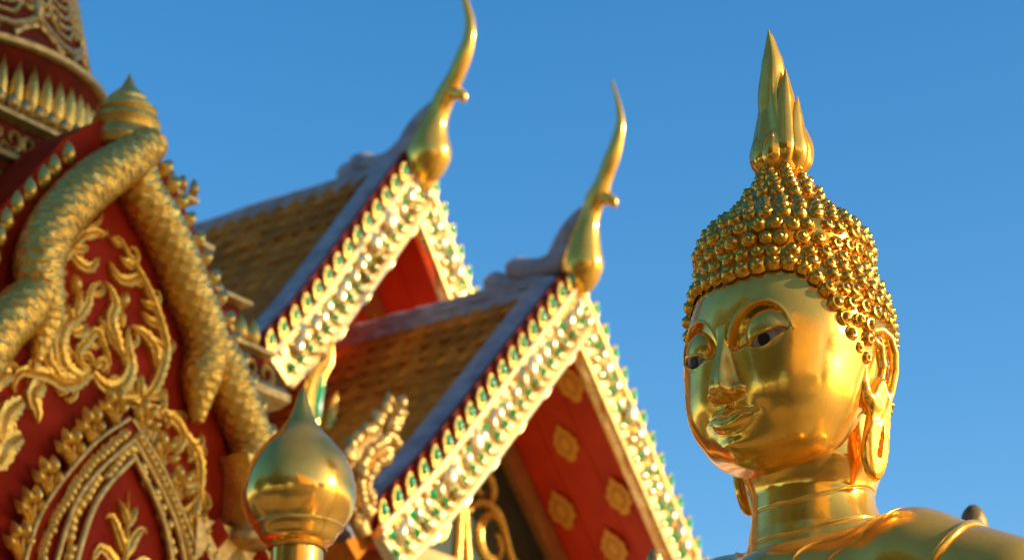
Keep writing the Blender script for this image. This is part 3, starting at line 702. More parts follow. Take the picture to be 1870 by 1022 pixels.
# inner panel ornaments
pan = build(extrude(sz([(-1.15, -2.85), (-1.12, -1.9), (-.72, -1.1), (-.60, -.72), (-.33, -.36), (0, -.10), (.33, -.40), (.60, -.80), (.72, -1.1), (1.12, -1.9), (1.15, -2.85)]), .115, .139), 'arch_panel', M['red'], shrine, smooth=False)
for hw, P in SCROLLS:
    V, f = relief(sz(P), hw * 1.02, .050, None, .14, (.45, .12), .1145); mb = MB().add(V, f)
    Ls = sum(math.dist(P[i], P[i + 1]) for i in range(len(P) - 1)); nb = int(Ls / .125)
    if nb >= 3:                              # small curled leaves growing off the stem, turn by turn
        S = spline(P, nb * 4 + 1); T = np.gradient(S, axis=0); T /= np.linalg.norm(T, axis=1)[:, None]
        for j in range(1, nb):
            i = j * 4; sg = 1 if j % 2 else -1; c = S[i]; t = T[i]; nn = np.array([-t[1], t[0]]) * sg; l = random.uniform(.07, .10)
            q = [c + nn * hw * .3, c + nn * (hw * .6 + l * .35) + t * l * .35, c + nn * (hw * .6 + l * .55) + t * l * .85, c + nn * (hw * .4 + l * .40) + t * l * 1.1]
            V, f = relief(sz([tuple(v) for v in q]), .022, .036, 9, 0, (.6, .2), .1145); mb.add(V, f)
    build(mb, 'scroll_ornament', M['leaf'], pan)
BUD = petal_mesh('bud_ornament', .075, .13, .055, M['leaf'], 2.)
for x, z, a in ((-.325, -.995, -.18), (.027, -.970, .22)): obj('bud_ornament', BUD, pan, (x, .113, SZ + z), (0, a, 0))
# small pointed arch in the lower middle
CX = .070
def arm(path, side): return [(CX + side * (x - CX), z) for x, z in path]
STEM = [(.060, -1.63), (-.147, -1.798), (-.289, -1.953), (-.458, -2.179), (-.564, -2.375), (-.640, -2.66)]
BEADL = [(.066, -1.705), (-.138, -1.899), (-.279, -2.062), (-.400, -2.261), (-.484, -2.432), (-.54, -2.66)]
RAIL = [(.070, -1.755), (-.145, -1.965), (-.307, -2.171), (-.389, -2.381), (-.46, -2.66)]
RAILI = [(.070, -1.862), (-.122, -2.077), (-.233, -2.278), (-.34, -2.66)]
ap = BEADL + [(CX * 2 - x, z) for x, z in BEADL[-2::-1]]
small = build(extrude(sz([(x + (x - CX) * .14, z + .05) for x, z in ap]), .02, .113), 'niche_arch', M['red'], shrine, sharp=20)
small['label'] = 'small pointed gilt arch framing a dark red niche'
ni = RAILI + [(CX * 2 - x, z) for x, z in RAILI[-2::-1]]
niche = build(extrude(sz(ni), .012, .0195), 'niche_panel', M['red'], small, smooth=False)
BD = petal_mesh('arch_bead', .062, .080, .045, M['leaf'], 1.2)
for side in (-1, 1):
    for path, rad, nm, y in ((STEM, .016, 'arch_rail', .02), (RAIL, .018, 'arch_rail', -.012), (RAILI, .020, 'arch_rail', -.025)):
        P = spline(arm(path, -side), 30); build(MB().add(*tube([(x, y, SZ + z) for x, z in P], rad, 8, up=(0, 1, 0))), nm, M['leaf_old'], small, sharp=60)
    P = spline(arm(BEADL, -side), 27); T2 = np.gradient(P, axis=0)
    for (x, z), t in zip(P[1:], T2[1:]):
        obj('arch_bead', BD, small, (x, .008, SZ + z - .03), (random.uniform(-.2, .2), (math.atan2(t[0], t[1]) + math.pi) * .0 - side * .25 * -1, 0), (1, 1, random.uniform(.9, 1.1)))
    mid_ = [((a[0] + b[0]) / 2, (a[1] + b[1]) / 2) for a, b in zip(spline(RAIL, 12), spline(RAILI, 12))]
    P = spline(arm(mid_, -side), 20)
    for k, (x, z) in enumerate(P):
        obj('arch_bead', BD, small, (x, .005, SZ + z - .04), (0, random.uniform(-.8, .8), 0), (1.15, .8, 1.15))
    # sprays of petals standing on the outer rail
    SPRAY = [(-.039, -1.675), (-.20, -1.83), (-.34, -1.99), (-.485, -2.19), (-.59, -2.38), (-.65, -2.58)]
    for x, z in arm(SPRAY, -side):
        mb = MB(); sx = -1 if side > 0 else 1
        for dx, dz, an, s in ((-.055, .035, .95, 1.), (-.035, .085, .45, 1.05), (.015, .10, .10, 1.1), (.05, .06, -.15, .8)):
            V, f = drop(.050, .085, .04, 12, 1.4); mb.add(place(V, (x + sx * dx, SZ + z + dz), an * sx, s * 1.2, .03), f)
            V, f = relief([(x + sx * .02, SZ + z - .03), (x + sx * dx * .5, SZ + z + dz * .5), (x + sx * dx, SZ + z + dz + .01)], .014, .03, 8, 0, (.8, .8), .05); mb.add(V, f)
        build(mb, 'petal_spray', M['leaf'], small)
# plant motif inside the niche
for P, hw in (([(.07, -2.75), (.06, -2.5), (.065, -2.25), (.07, -2.05)], .022), ([(.07, -2.62), (-.03, -2.46), (-.12, -2.42), (-.17, -2.50)], .045), ([(.07, -2.62), (.16, -2.46), (.24, -2.42), (.30, -2.50)], .045),
              ([(.07, -2.42), (0, -2.30), (-.05, -2.22), (-.09, -2.24)], .036), ([(.07, -2.42), (.13, -2.30), (.19, -2.24), (.23, -2.26)], .036), ([(.07, -2.25), (.03, -2.17), (.0, -2.12)], .028), ([(.07, -2.25), (.11, -2.17), (.14, -2.12)], .028)):
    V, f = relief(sz(P), hw, .04, None, .1, (.5, .15), .0115); build(MB().add(V, f), 'leaf_ornament', M['leaf'], small)
# capital under the right serpent, with faceted diamonds
kap = build(extrude(sz([(.90, -1.62), (1.20, -1.62), (1.16, -1.72), (1.16, -2.02), (.94, -2.02), (.94, -1.72)]), -.10, .11, 0, bev=.015), 'capital', M['leaf'], shrine, sharp=25)
for j in range(4):
    for k in range(2): swirl(kap, 1.0 + k * .11, -1.70 - j * .085, .048, -.101, .018, R(200 if (k + j) % 2 else -20), R(380 if (k + j) % 2 else -380), M['leaf'])
kap['label'] = 'gilt capital under the right end of the serpent arch'
build(MB().add(*lathe([(.10, SZ - 2.16), (.15, SZ - 2.13), (.15, SZ - 2.09), (.12, SZ - 2.05), (.14, SZ - 2.02)], 24, 1.05, 0.0)), 'capital_ring', M['leaf_old'], kap)
for x, z, s in ((.80, -2.12, 1), (.98, -2.26, 1.1), (1.18, -2.20, 1), (.70, -2.34, 1), (.88, -2.46, 1.1), (1.1, -2.44, 1.1)):
    q = [(x - .09 * s, z), (x, z + .10 * s), (x + .09 * s, z), (x, z - .10 * s)]
    mb = MB(); mb.add([(a, .0, SZ + b) for a, b in q] + [(x, -.05, SZ + z)], [(0, 4, 1), (1, 4, 2), (2, 4, 3), (3, 4, 0)]); build(mb, 'diamond_boss', M['leaf'] if s > 1 else M['red'], kap, smooth=False)
build(MB().box(.62, 1.28, -.0, .112, SZ - 2.60, SZ - 2.06), 'capital_block', M['leaf_old'], kap, smooth=False)
build(MB().add(*lathe([(.15, 0.4), (.15, SZ - 2.6)], 24, 1.0, 0)), 'column', M['red'], kap)
build(MB().add(*lathe([(.15, 0.4), (.15, SZ - 1.9)], 24, -1.13, 0)), 'column', M['red'], shrine)
build(MB().box(-1.9, 1.9, -.45, 0.0, 0, .4), 'step', M['stone'], shrine, smooth=False)

# ---------------------------------------------------------------- gilt onion finial on a post, in front of the shrine
gp = thing('finial_post', 'polished gilt onion-shaped finial on a slim post before the shrine', 'finial', (-.967, 10.543, 0))
k = 11 / 4415.; zc = 4.868
on = [(48, 1200), (48, 1003), (52, 1000), (55, 996), (52, 992), (50, 990), (60, 986), (68, 980), (74, 970), (80, 963), (84, 960), (82, 957), (88, 950), (97, 935), (103, 918), (104.5, 903), (103, 888), (99, 870), (91, 850), (79, 830), (64, 813), (48, 797), (34, 781), (24, 766), (17, 750), (12, 735), (8, 722), (4, 713), (.5, 708)]
pr = [(a * k, zc + (880 - b) * k / .93) for a, b in on]
build(MB().add(*lathe([(.30, 0), (.30, .25), (.20, .3), (.12, .5), (.12, pr[0][1])] , 40)), 'post', M['leaf'], gp)
S_ = spline(pr, 120); S_[:, 0] = np.maximum(S_[:, 0], .001)
build(MB().add(*lathe(S_, 72)), 'onion_bulb', M['gold_globe'], gp)
# ---------------------------------------------------------------- bud-shaped fence finials
for (x, y, zt, s, lb, m) in ((2.02, 10.2, 4.66, 1.0, 'dull bronze bud finial rising behind the statue\'s shoulder', 'bronze'), (.59, 9.70, 4.32, .62, 'small pale bud finial at the bottom edge below the red soffit', 'leaf_old')):
    t = thing('bud_finial', lb, 'finial', (x, y, 0), group='bud finials on posts')
    bp_ = [(.05, -.30), (.06, -.22), (.065, -.14), (.06, -.08), (.045, -.035), (.022, -.008), (.002, 0)]
    build(MB().add(*lathe([(r * s, zt + z * s) for r, z in spline(bp_, 24)], 28)), 'bud', M[m], t)
    build(MB().add(*lathe([(.10, 0), (.10, .2), (.05 * s, .3), (.04 * s, zt - .30 * s)], 20)), 'post', M['stone'], t)

# ---------------------------------------------------------------- gilded seated statue
# head coordinates: x towards the statue's left, f forwards, z up, in units of UN metres; origin at eye level on the head's axis
UN = .1812; HCZ = 4.330
statue = thing('buddha_statue', 'polished gold seated Buddha statue with curled hair, flame crown and lowered eyes', 'statue', (.915, 7.525, 0), R(-46.9))
def Wc(q): q = np.array(q, float); q[:, 2] = 3.75 + (q[:, 2] - 3.55) * 1.03; q[:, :2] = q[:, :2] * .82; return W(q)
def W(q): q = np.asarray(q, float); return np.stack([q[:, 0] * UN, -q[:, 1] * UN, q[:, 2] * UN + HCZ], 1)
def ell(p, c, r):
    q = (p - np.array(c)) / np.array(r); k0 = np.linalg.norm(q, axis=1); k1 = np.linalg.norm(q / np.array(r), axis=1)
    return k0 * (k0 - 1) / np.maximum(k1, 1e-6)
def smin(a, b, k):
    h = np.clip(.5 + .5 * (b - a) / k, 0, 1); return b * (1 - h) + a * h - k * h * (1 - h)
def cap(p, a, b, ra, rb):
    a, b = np.array(a, float), np.array(b, float); ab = b - a; t = np.clip((p - a) @ ab / (ab @ ab), 0, 1)
    return np.linalg.norm(p - a - t[:, None] * ab, axis=1) - (ra + (rb - ra) * t)
def sstep(a, b, x): t = np.clip((x - a) / (b - a), 0, 1); return t * t * (3 - 2 * t)
def head_base(p):
    q = p.copy(); q[:, 0] = np.abs(q[:, 0])
    d = ell(q, (0, -.06, .55), (1.80, 1.84, 1.78))
    d = smin(d, ell(q, (0, .24, -.55), (1.60, 1.36, 1.52)), .5)
    d = smin(d, ell(q, (.62, .30, .10), (1.12, 1.28, 1.05)), .3)
    d = smin(d, ell(q, (.66, .62, -.85), (.86, .95, .92)), .5)
    d = smin(d, ell(q, (0, 1.10, -1.72), (.48, .46, .36)), .4)
    return smin(d, ell(q, (0, .40, -1.60), (1.05, .95, .42)), .5)
CEN = np.array([0, .1, -.45])
def march(sdf, dirs, c=CEN, t0=3.6, n=26, kk=.97):
    t = np.full(len(dirs), t0)
    for _ in range(n): t = t - np.clip(sdf(c + dirs * t[:, None]) * kk, -.3, .3)
    return t
def front(x, z):
    x = np.asarray(x, float).ravel(); z = np.asarray(z, float).ravel(); f = np.full(x.shape, 3.)
    for _ in range(60): f = np.maximum(f - np.clip(head_base(np.stack([x, f, z], 1)) * .8, -.3, .3), -.5)
    return f
def pdist(P, L):
    L = np.asarray(L, float); d = np.full(len(P), 9.)
    for a, b in zip(L[:-1], L[1:]):
        ab = b - a; t = np.clip((P - a) @ ab / (ab @ ab + 1e-12), 0, 1); d = np.minimum(d, np.linalg.norm(P - a - t[:, None] * ab, axis=1))
    return d
def inside(P, L):
    L = np.asarray(L, float); c = np.zeros(len(P), bool)
    for a, b in zip(L, np.roll(L, -1, 0)):
        m = (a[1] > P[:, 1]) != (b[1] > P[:, 1]); c ^= m & (P[:, 0] < (b[0] - a[0]) * (P[:, 1] - a[1]) / (b[1] - a[1] + 1e-12) + a[0])
    return c
BROW = spline([(.115, -.06), (.16, .12), (.26, .31), (.39, .46), (.53, .565), (.67, .625), (.80, .64), (.93, .61), (1.06, .53), (1.18, .39), (1.27, .20), (1.31, .05)], 40)
SOCK_LO = [(1.29, .02), (1.15, -.16), (.92, -.29), (.68, -.27), (.45, -.20), (.28, -.24), (.16, -.22)]
EYE_UP = spline([(.50, -.155), (.60, -.06), (.74, -.015), (.88, .015), (1.0, .07), (1.10, .095), (1.18, .085), (1.26, .035)], 24)
EYE_LO = spline([(1.26, .035), (1.12, -.055), (1.0, -.14), (.90, -.21), (.78, -.235), (.64, -.205), (.50, -.155)], 24)
EYE = np.vstack([EYE_UP, EYE_LO[1:-1]])
SOCK = np.vstack([BROW, spline(SOCK_LO, 20)])
def eye_ball(ax, z): return -.20 + .25 * np.sqrt(np.clip(1 - ((ax - .87) / .48) ** 2 - ((z - .06) / .47) ** 2, 0, 1))
MOUTH = spline([(-.60, -1.30), (-.45, -1.335), (-.30, -1.325), (-.14, -1.345), (0, -1.395), (.14, -1.345), (.30, -1.325), (.45, -1.335), (.60, -1.30)], 50)
UTOP = spline([(-.58, -1.295), (-.45, -1.275), (-.32, -1.235), (-.19, -1.205), (-.09, -1.225), (0, -1.265), (.09, -1.225), (.19, -1.205), (.32, -1.235), (.45, -1.275), (.58, -1.295)], 50)
LBOT = spline([(-.50, -1.38), (-.42, -1.49), (-.29, -1.585), (-.14, -1.635), (0, -1.645), (.14, -1.635), (.29, -1.585), (.42, -1.49), (.50, -1.38)], 50)
UPPER = np.vstack([UTOP, MOUTH[::-1]]); LOWER = np.vstack([MOUTH[3:-3], LBOT[::-1]])
def eye_base(P):
    ax, z = P[:, 0], P[:, 1]; ins = inside(P, SOCK); dB = pdist(P, BROW); dL = pdist(P, spline(SOCK_LO, 20))
    so_ = -.17 * sstep(0, .055, dB) * sstep(0, .17, dL) * (1 - .55 * sstep(1.0, 1.30, ax))
    ball = ((ax - .87) / .48) ** 2 + ((z - .06) / .47) ** 2 < 1
    return np.where(ins, np.maximum(so_, np.where(ball, eye_ball(ax, z), -9)), np.where(ball, np.maximum(0, eye_ball(ax, z)), 0))
NOSE_H = spline([(-1.08, 0), (-1.055, .05), (-1.03, .19), (-1.00, .34), (-.96, .395), (-.86, .415), (-.70, .385), (-.40, .28), (-.10, .150), (.12, .06), (.34, 0)], 120)
NOSE_W = spline([(-1.15, .29), (-1.0, .31), (-.88, .29), (-.70, .225), (-.40, .165), (-.10, .125), (.2, .13)], 80)
def features(x, z):
    ax = np.abs(x); P = np.stack([ax, z], 1); Q = np.stack([x, z], 1); h = np.zeros(len(x))
    # nose
    hr = np.interp(z, NOSE_H[:, 0], NOSE_H[:, 1]); wn_ = np.interp(z, NOSE_W[:, 0], NOSE_W[:, 1])
    s = ax / wn_; nose = hr * (1 - sstep(.38, 1.28, s))
    wing = .20 * np.sqrt(np.clip(1 - ((ax - .27) / .17) ** 2 - ((z + .90) / .115) ** 2, 0, 1)) * sstep(-1.05, -.995, z)
    hh_ = np.clip(.5 + .5 * (nose - wing) / .10, 0, 1); nose = wing * (1 - hh_) + nose * hh_ + .10 * hh_ * (1 - hh_)
    nose -= .02 * np.exp(-((ax - .20) / .075) ** 2 - ((z + 1.035) / .035) ** 2)
    # muzzle, chin, cheeks
    h += .06 * np.exp(-(x / .55) ** 2 - ((z + 1.42) / .30) ** 2)
    h += .06 * np.exp(-(x / .30) ** 2 - ((z + 1.88) / .16) ** 2) - .012 * np.exp(-(x / .34) ** 2 - ((z + 1.735) / .08) ** 2)
    h -= .035 * np.exp(-(x / .06) ** 2) * sstep(-1.28, -1.16, z) * (1 - sstep(-1.08, -1.0, z))
    h -= .022 * np.exp(-((ax - .64) / .11) ** 2 - ((z + 1.30) / .11) ** 2)
    # eye socket: crisp cove under the brow, with the lidded eye swelling out of it
    ins = inside(P, SOCK); dB = pdist(P, BROW); dL = pdist(P, spline(SOCK_LO, 20))
    tap = 1 - .55 * sstep(1.0, 1.30, ax)
    so_ = -.17 * sstep(0, .055, dB) * sstep(0, .17, dL) * tap
    so_ = np.where(ins, np.maximum(so_, np.where(((ax - .87) / .48) ** 2 + ((z - .06) / .47) ** 2 < 1, eye_ball(ax, z), -9)), 0)
    nearb = ~ins
    lid = np.where(~ins & (((ax - .87) / .48) ** 2 + ((z - .06) / .47) ** 2 < 1), np.maximum(0, eye_ball(ax, z)), 0)
    rim = .020 * np.exp(-(dB / .028) ** 2)
    h += so_ + lid + rim * sstep(-.05, .12, z + .0 * ax)
    # eye opening
    dE = pdist(P, np.vstack([EYE, EYE[:1]])); iE = inside(P, EYE)
    h += np.where(iE, -.075 * sstep(0, .020, dE), .020 * np.exp(-((dE - .014) / .014) ** 2))
    # lips
    iu = inside(Q, UPPER); il = inside(Q, LOWER); dU = pdist(Q, UTOP); dM = pdist(Q, MOUTH); dLb = pdist(Q, LBOT)
    edge = 1 - .75 * sstep(.30, .60, ax)
    h += np.where(iu, .090 * np.sqrt(np.clip(1 - (1 - np.clip(dU / .085, 0, 1)) ** 2, 0, 1)) ** 1.5 * edge, 0)
    h += np.where(il, .125 * np.sqrt(np.clip(1 - (1 - np.clip(dLb / .14, 0, 1)) ** 2, 0, 1)) ** 1.5 * edge, 0)
    h -= .050 * np.exp(-(dM / .024) ** 2) * edge
    h += np.where(iu | il, 0, .007 * np.exp(-((np.minimum(dU, dLb) - .022) / .014) ** 2)) * edge
    return np.maximum(h, 0) * 0 + h + nose * (1 - 0 * h)
# head skin
NA, NP_ = 600, 430
s_ = np.linspace(-1, 1, NA, endpoint=False); az = np.pi * (.42 * s_ + .58 * s_ ** 3)
t_ = np.linspace(0, 1, NP_); po = R(18) + R(160) * t_
A, Pp = np.meshgrid(az, po); D = np.stack([np.sin(A) * np.sin(Pp), np.cos(A) * np.sin(Pp), np.cos(Pp)], -1).reshape(-1, 3)
q = CEN + D * march(head_base, D)[:, None]
e_ = .01; gf = (head_base(q + np.array([0, e_, 0])) - head_base(q - np.array([0, e_, 0]))) / (2 * e_)
wt = sstep(.30, .75, q[:, 1]) * sstep(.05, .38, gf); m_ = wt > 0
q[m_, 1] += features(q[m_, 0], q[m_, 2]) * wt[m_]
head = build(MB().add(W(q), [f_[::-1] for f_ in grid_faces(NP_, NA, cv=True)]), 'head', M['gold'], statue, sharp=None)
head['label'] = 'smooth golden face with arched brows and half-closed eyes'
# inlaid eyes
def eye_patch(sgn, poly, off, name, m, parent, nx=26, nz=14):
    poly = np.asarray(poly); lo, hi = poly.min(0), poly.max(0); V = []; ok = []
    X, Zc = np.meshgrid(np.linspace(lo[0], hi[0], nx), np.linspace(lo[1], hi[1], nz)); pts = np.stack([X.ravel(), Zc.ravel()], 1)
    ins = inside(pts, poly); pts2 = pts.copy()
    # pull outside points to the outline
    for i in np.where(~ins)[0]: j = np.argmin(((poly - pts[i]) ** 2).sum(1)); pts2[i] = poly[j]
    f = front(pts2[:, 0], pts2[:, 1]) + eye_base(pts2) - .075 + off
    q = np.stack([sgn * pts2[:, 0], f, pts2[:, 1]], 1)
    return build(MB().add(W(q), grid_faces(nz, nx)), name, m, parent, sharp=None)
th_ = np.linspace(0, 2 * np.pi, 28, endpoint=False)
for sg in (-1, 1):
    cen = EYE.mean(0); ew = eye_patch(sg, cen + (EYE - cen) * 1.03, .047, 'eye_inlay', M['eye_white'], head); ew['label'] = 'shell inlay of the eye'
    ir = np.stack([.835 + .115 * np.cos(th_), -.105 + .125 * np.sin(th_)], 1)
    ir = np.array([p if inside(p[None], EYE)[0] else EYE[np.argmin(((EYE - p) ** 2).sum(1))] for p in ir])
    eye_patch(sg, ir, .058, 'iris', M['eye_dark'], ew, 16, 14)
# ears
def ear_sdf(p):
    x, f, z = p[:, 0], p[:, 1], p[:, 2]
    e = np.stack([x - (1.80 + .13 * (z - .2) + .20 * (-f - .40)), f, z], 1)
    hp = [(0, .00, -.30), (0, -.06, .02), (0, -.20, .25), (0, -.42, .33), (0, -.64, .22), (0, -.76, -.05), (0, -.78, -.40), (0, -.71, -.78), (0, -.60, -1.10), (0, -.50, -1.35)]
    d = np.full(len(p), 9.)
    for a, b in zip(hp[:-1], hp[1:]): d = np.minimum(d, cap(e, a, b, .075, .075))
    ah = [(-.03, -.30, .12), (-.02, -.46, .02), (-.03, -.54, -.3), (-.04, -.50, -.65), (-.03, -.36, -.92)]
    for a, b in zip(ah[:-1], ah[1:]): d = smin(d, cap(e, a, b, .07, .07), .04)
    ft = [(-.05, -.10, -.35), (-.04, -.12, -.70), (0.0, -.20, -.95), (0, -.35, -1.10)]
    for a, b in zip(ft[:-1], ft[1:]): d = smin(d, cap(e, a, b, .10, .10), .05)
    d = smin(d, ell(e, (-.17, -.40, -.38), (.12, .40, .72)), .06)
    lobe = np.maximum(ell(e, (.0, -.46, -1.50), (.30, .215, .90)), np.abs(e[:, 0]) - .07) - .012; lobe = smin(lobe, np.maximum(ell(e, (.02, -.36, -1.86), (.2, .23, .46)), np.abs(e[:, 0] - .02) - .06), .12)
    lobe = np.maximum(lobe, -cap(e * np.array([.12, 1, 1]), (0, -.49, -1.45), (0, -.42, -1.98), .020, .036))
    return smin(d, lobe, .08)
V, f = surface_nets(ear_sdf, (1.2, -1.05, -2.55), (2.15, .25, .55), .026)
for sg in (1, -1):
    Q = V * np.array([sg, 1, 1]); build(MB().add(W(Q), f if sg > 0 else [t[::-1] for t in f]), 'ear', M['gold'], statue, sharp=None)
# hair cap, raised to a cone
def hair_sdf(p):
    d = ell(p, (0, -.02, .57), (1.89, 1.91, 1.88))
    d = smin(d, ell(p, (0, -.35, -.55), (1.62, 1.45, 1.1)), .3)
    d = smin(d, ell(p, (0, -.02, 2.10), (1.60, 1.60, 1.0)), .3); d = smin(d, ell(p, (0, -.05, 2.95), (.80, .80, .85)), .3)
    return smin(d, cap(p, (0, -.05, 2.7), (0, -.05, 3.80), .5, .36), .25)
HL = np.array([(0, 1.22), (20, 1.26), (40, 1.32), (49, 1.22), (61, .85), (70, .31), (76, -.02), (88, -.38), (94, -.25), (100, .30), (114, .30), (122, -.6), (130, -1.35), (150, -1.5), (180, -1.5)])
def hairline(a): return np.interp(np.degrees(np.abs(a)), HL[:, 0], HL[:, 1])
HC_ = np.array([0, -.05, .6])
NA2, NP2 = 260, 200
az2 = np.linspace(-np.pi, np.pi, NA2, endpoint=False); po2 = np.linspace(.004, R(150), NP2)
A, Pp = np.meshgrid(az2, po2); D = np.stack([np.sin(A) * np.sin(Pp), np.cos(A) * np.sin(Pp), np.cos(Pp)], -1).reshape(-1, 3)
q = HC_ + D * march(hair_sdf, D, HC_, 3.9)[:, None]
low = q[:, 2] < hairline(np.arctan2(q[:, 0], q[:, 1])); q[low] = HC_ + (q[low] - HC_) * .90
hair = build(MB().add(W(q), [f_[::-1] for f_ in grid_faces(NP2, NA2, cv=True)]), 'hair', M['gold_hair'], statue, sharp=None)
hair['label'] = 'tall cap of tight golden snail curls'
# one snail curl, tip along +z
def curl_mesh():
    nr, na = 9, 16; V = []
    for i in range(nr):
        rho = 1 - i / (nr - 1)
        for j in range(na):
            a = 2 * math.pi * j / na
            base = math.sqrt(max(0, 1 - rho ** 2)) * .95
            sp_ = .10 * math.cos(2 * math.pi * (rho * 1.7) - a) * (rho < .97) * min(1, rho * 3)
            knob = .22 * math.exp(-(rho / .28) ** 2)
            V.append((rho * math.cos(a) * (1 if rho < .95 else .96), rho * math.sin(a) * (1 if rho < .95 else .96), base * .82 + sp_ + knob - .12 - (.35 if i == 0 else 0)))
    f = grid_faces(nr, na, cv=True); mb = MB().add(np.array(V), f); return mb.mesh('hair_curl', M['gold_hair'], True, None)
CURL = curl_mesh(); CV = np.array([v.co[:] for v in CURL.vertices]); CF = [tuple(p.vertices) for p in CURL.polygons]
from mathutils import Vector, Matrix
cam_l = Matrix.Rotation(R(46.9), 3, 'Z') @ (Vector((0, 0, 1.6)) - Vector((.915, 7.525, HCZ)))
cam_l = np.array([cam_l.x, -cam_l.y, cam_l.z]) / UN
curls = []
prof_a = np.linspace(.02, R(150), 500); dd = np.stack([np.sin(prof_a), np.zeros(500), np.cos(prof_a)], 1)
pq = HC_ + dd * march(hair_sdf, dd, HC_, 3.9)[:, None]; LL = np.concatenate([[0], np.cumsum(np.linalg.norm(np.diff(pq, axis=0), axis=1))])
s0, row, SPC = .42, 0, .300
cd_ = []
while s0 < LL[-1]:
    pol = np.interp(s0, LL, prof_a); rr_ = np.interp(s0, LL, pq[:, 0]); n = max(5, int(round(2 * math.pi * rr_ / (SPC * 1.03))))
    for k in range(n):
        a = 2 * math.pi * (k + .5 * (row % 2)) / n + random.uniform(-.03, .03); pl = pol + random.uniform(-.012, .012)
        cd_.append((math.sin(a) * math.sin(pl), math.cos(a) * math.sin(pl), math.cos(pl)))
    s0 += SPC * .90; row += 1
cd_ = np.array(cd_); cp_ = HC_ + cd_ * march(hair_sdf, cd_, HC_, 3.9)[:, None]
keep = cp_[:, 2] > hairline(np.arctan2(cp_[:, 0], cp_[:, 1])) + .03; cp_ = cp_[keep]
# one even file of curls along the hairline
def hair_at(azs, zs):
    pl = np.linspace(.5, R(140), 260); A_, P_ = np.meshgrid(azs, pl, indexing='ij')
    D_ = np.stack([np.sin(A_) * np.sin(P_), np.cos(A_) * np.sin(P_), np.cos(P_)], -1).reshape(-1, 3)
    q_ = (HC_ + D_ * march(hair_sdf, D_, HC_, 3.9)[:, None]).reshape(len(azs), 260, 3)
    k_ = np.abs(q_[:, :, 2] - np.asarray(zs)[:, None]).argmin(1); return q_[np.arange(len(azs)), k_]
ta = np.linspace(-R(90), R(90), 240); tp = hair_at(ta, hairline(np.arctan2(np.sin(ta), np.cos(ta))) + .09)
tl = np.concatenate([[0], np.cumsum(np.linalg.norm(np.diff(tp, axis=0), axis=1))]); ts = np.linspace(0, tl[-1], int(tl[-1] / (SPC * .93)))
hl_ = np.stack([np.interp(ts, tl, tp[:, i]) for i in range(3)], 1)
far = np.linalg.norm(cp_[:, None] - hl_[None], axis=2).min(1) > SPC * .74
cp_ = np.vstack([hl_, cp_[far]])
cg_ = np.stack([hair_sdf(cp_ + .01 * np.eye(3)[i]) - hair_sdf(cp_ - .01 * np.eye(3)[i]) for i in range(3)], 1); cg_ /= np.linalg.norm(cg_, axis=1)[:, None]
vd_ = cam_l - cp_; vis_ = (cg_ * vd_).sum(1) / np.linalg.norm(vd_, axis=1)
curls = [(p, g3, float(v)) for p, g3, v in zip(cp_, cg_, vis_)]
curls.sort(key=lambda c: -c[2])
back = MB(); nseen = 0
for i, (p, g3, vis) in enumerate(curls):
    r_ = .162 * (1 if p[2] < 2.6 else .92) * random.uniform(.92, 1.08)
    N_ = Vector((g3[0], -g3[1], g3[2] + .15)).normalized(); rot = N_.to_track_quat('Z', 'Y').to_matrix() @ Matrix.Rotation(random.uniform(0, 6.28), 3, 'Z')
    loc = W(p[None])[0]
    if i < 300 and vis > -.35:
        o = obj('hair_curl', CURL, hair); Mx = rot.to_4x4() @ Matrix.Scale(r_ * UN, 4); Mx.translation = Vector(loc); o.matrix_local = Mx; nseen += 1
    else: back.add(CV @ np.array(rot).T * (r_ * UN) + loc, CF)
bk = build(back, 'hair_curls', M['gold_hair'], hair, sharp=None); bk['kind'] = 'stuff'
print('curls', len(curls), 'seen', nseen)
# flame crown: pointed tongues with a rib, rooted in a small cup
def tongue(path, wid, thick, name, parent, face, n=26):
    """path in head units; blade faces direction face (az degrees); lens section with a crease"""
    S = spline(path, n); t = np.linspace(0, 1, n); wv = np.interp(t, np.linspace(0, 1, len(wid)), wid); tv = np.interp(t, np.linspace(0, 1, len(thick)), thick)
    fa = R(face); o_ = np.array([math.sin(fa), math.cos(fa), 0.]); T = np.gradient(S, axis=0); T /= np.linalg.norm(T, axis=1)[:, None]
    B = np.cross(T, o_); B /= np.linalg.norm(B, axis=1)[:, None]; O = np.cross(B, T)
    sec = [(-1, 0), (-.82, .42), (-.35, .62), (0, 1.0), (.35, .62), (.82, .42), (1, 0), (.6, -.6), (0, -.8), (-.6, -.6)]
    V = np.zeros((n, len(sec), 3))
    for k_, (a, b) in enumerate(sec): V[:, k_] = S + B * (a * wv)[:, None] + O * (b * tv)[:, None]
    return build(MB().add(Wc(V.reshape(-1, 3)), [f_[::-1] for f_ in grid_faces(n, len(sec), cv=True)] + [tuple(range(len(sec)))]), name, M['gold'], parent, sharp=None)
def pol_(az_, r_, z_): return (math.sin(R(az_)) * r_, math.cos(R(az_)) * r_ - .05, z_)
cup = [(.34, 3.52), (.46, 3.62), (.545, 3.80), (.58, 4.0), (.56, 4.2), (.50, 4.45), (.44, 4.7), (.37, 5.05), (.30, 5.45), (.215, 5.85), (.13, 6.25), (.05, 6.5), (.004, 6.6)]
cv_, cf_ = lathe(spline(cup, 70), 90); az_c = np.arctan2(cv_[:, 0], cv_[:, 1]); fl_ = 1 + .10 * np.sin(6 * az_c + 2.2 * cv_[:, 2]) * sstep(3.6, 4.1, cv_[:, 2]); cv_[:, :2] *= fl_[:, None]; cv_[:, 0] -= .10 * sstep(4.4, 6.6, cv_[:, 2]); cv_ = np.stack([cv_[:, 0], cv_[:, 1] - .05, cv_[:, 2]], 1)
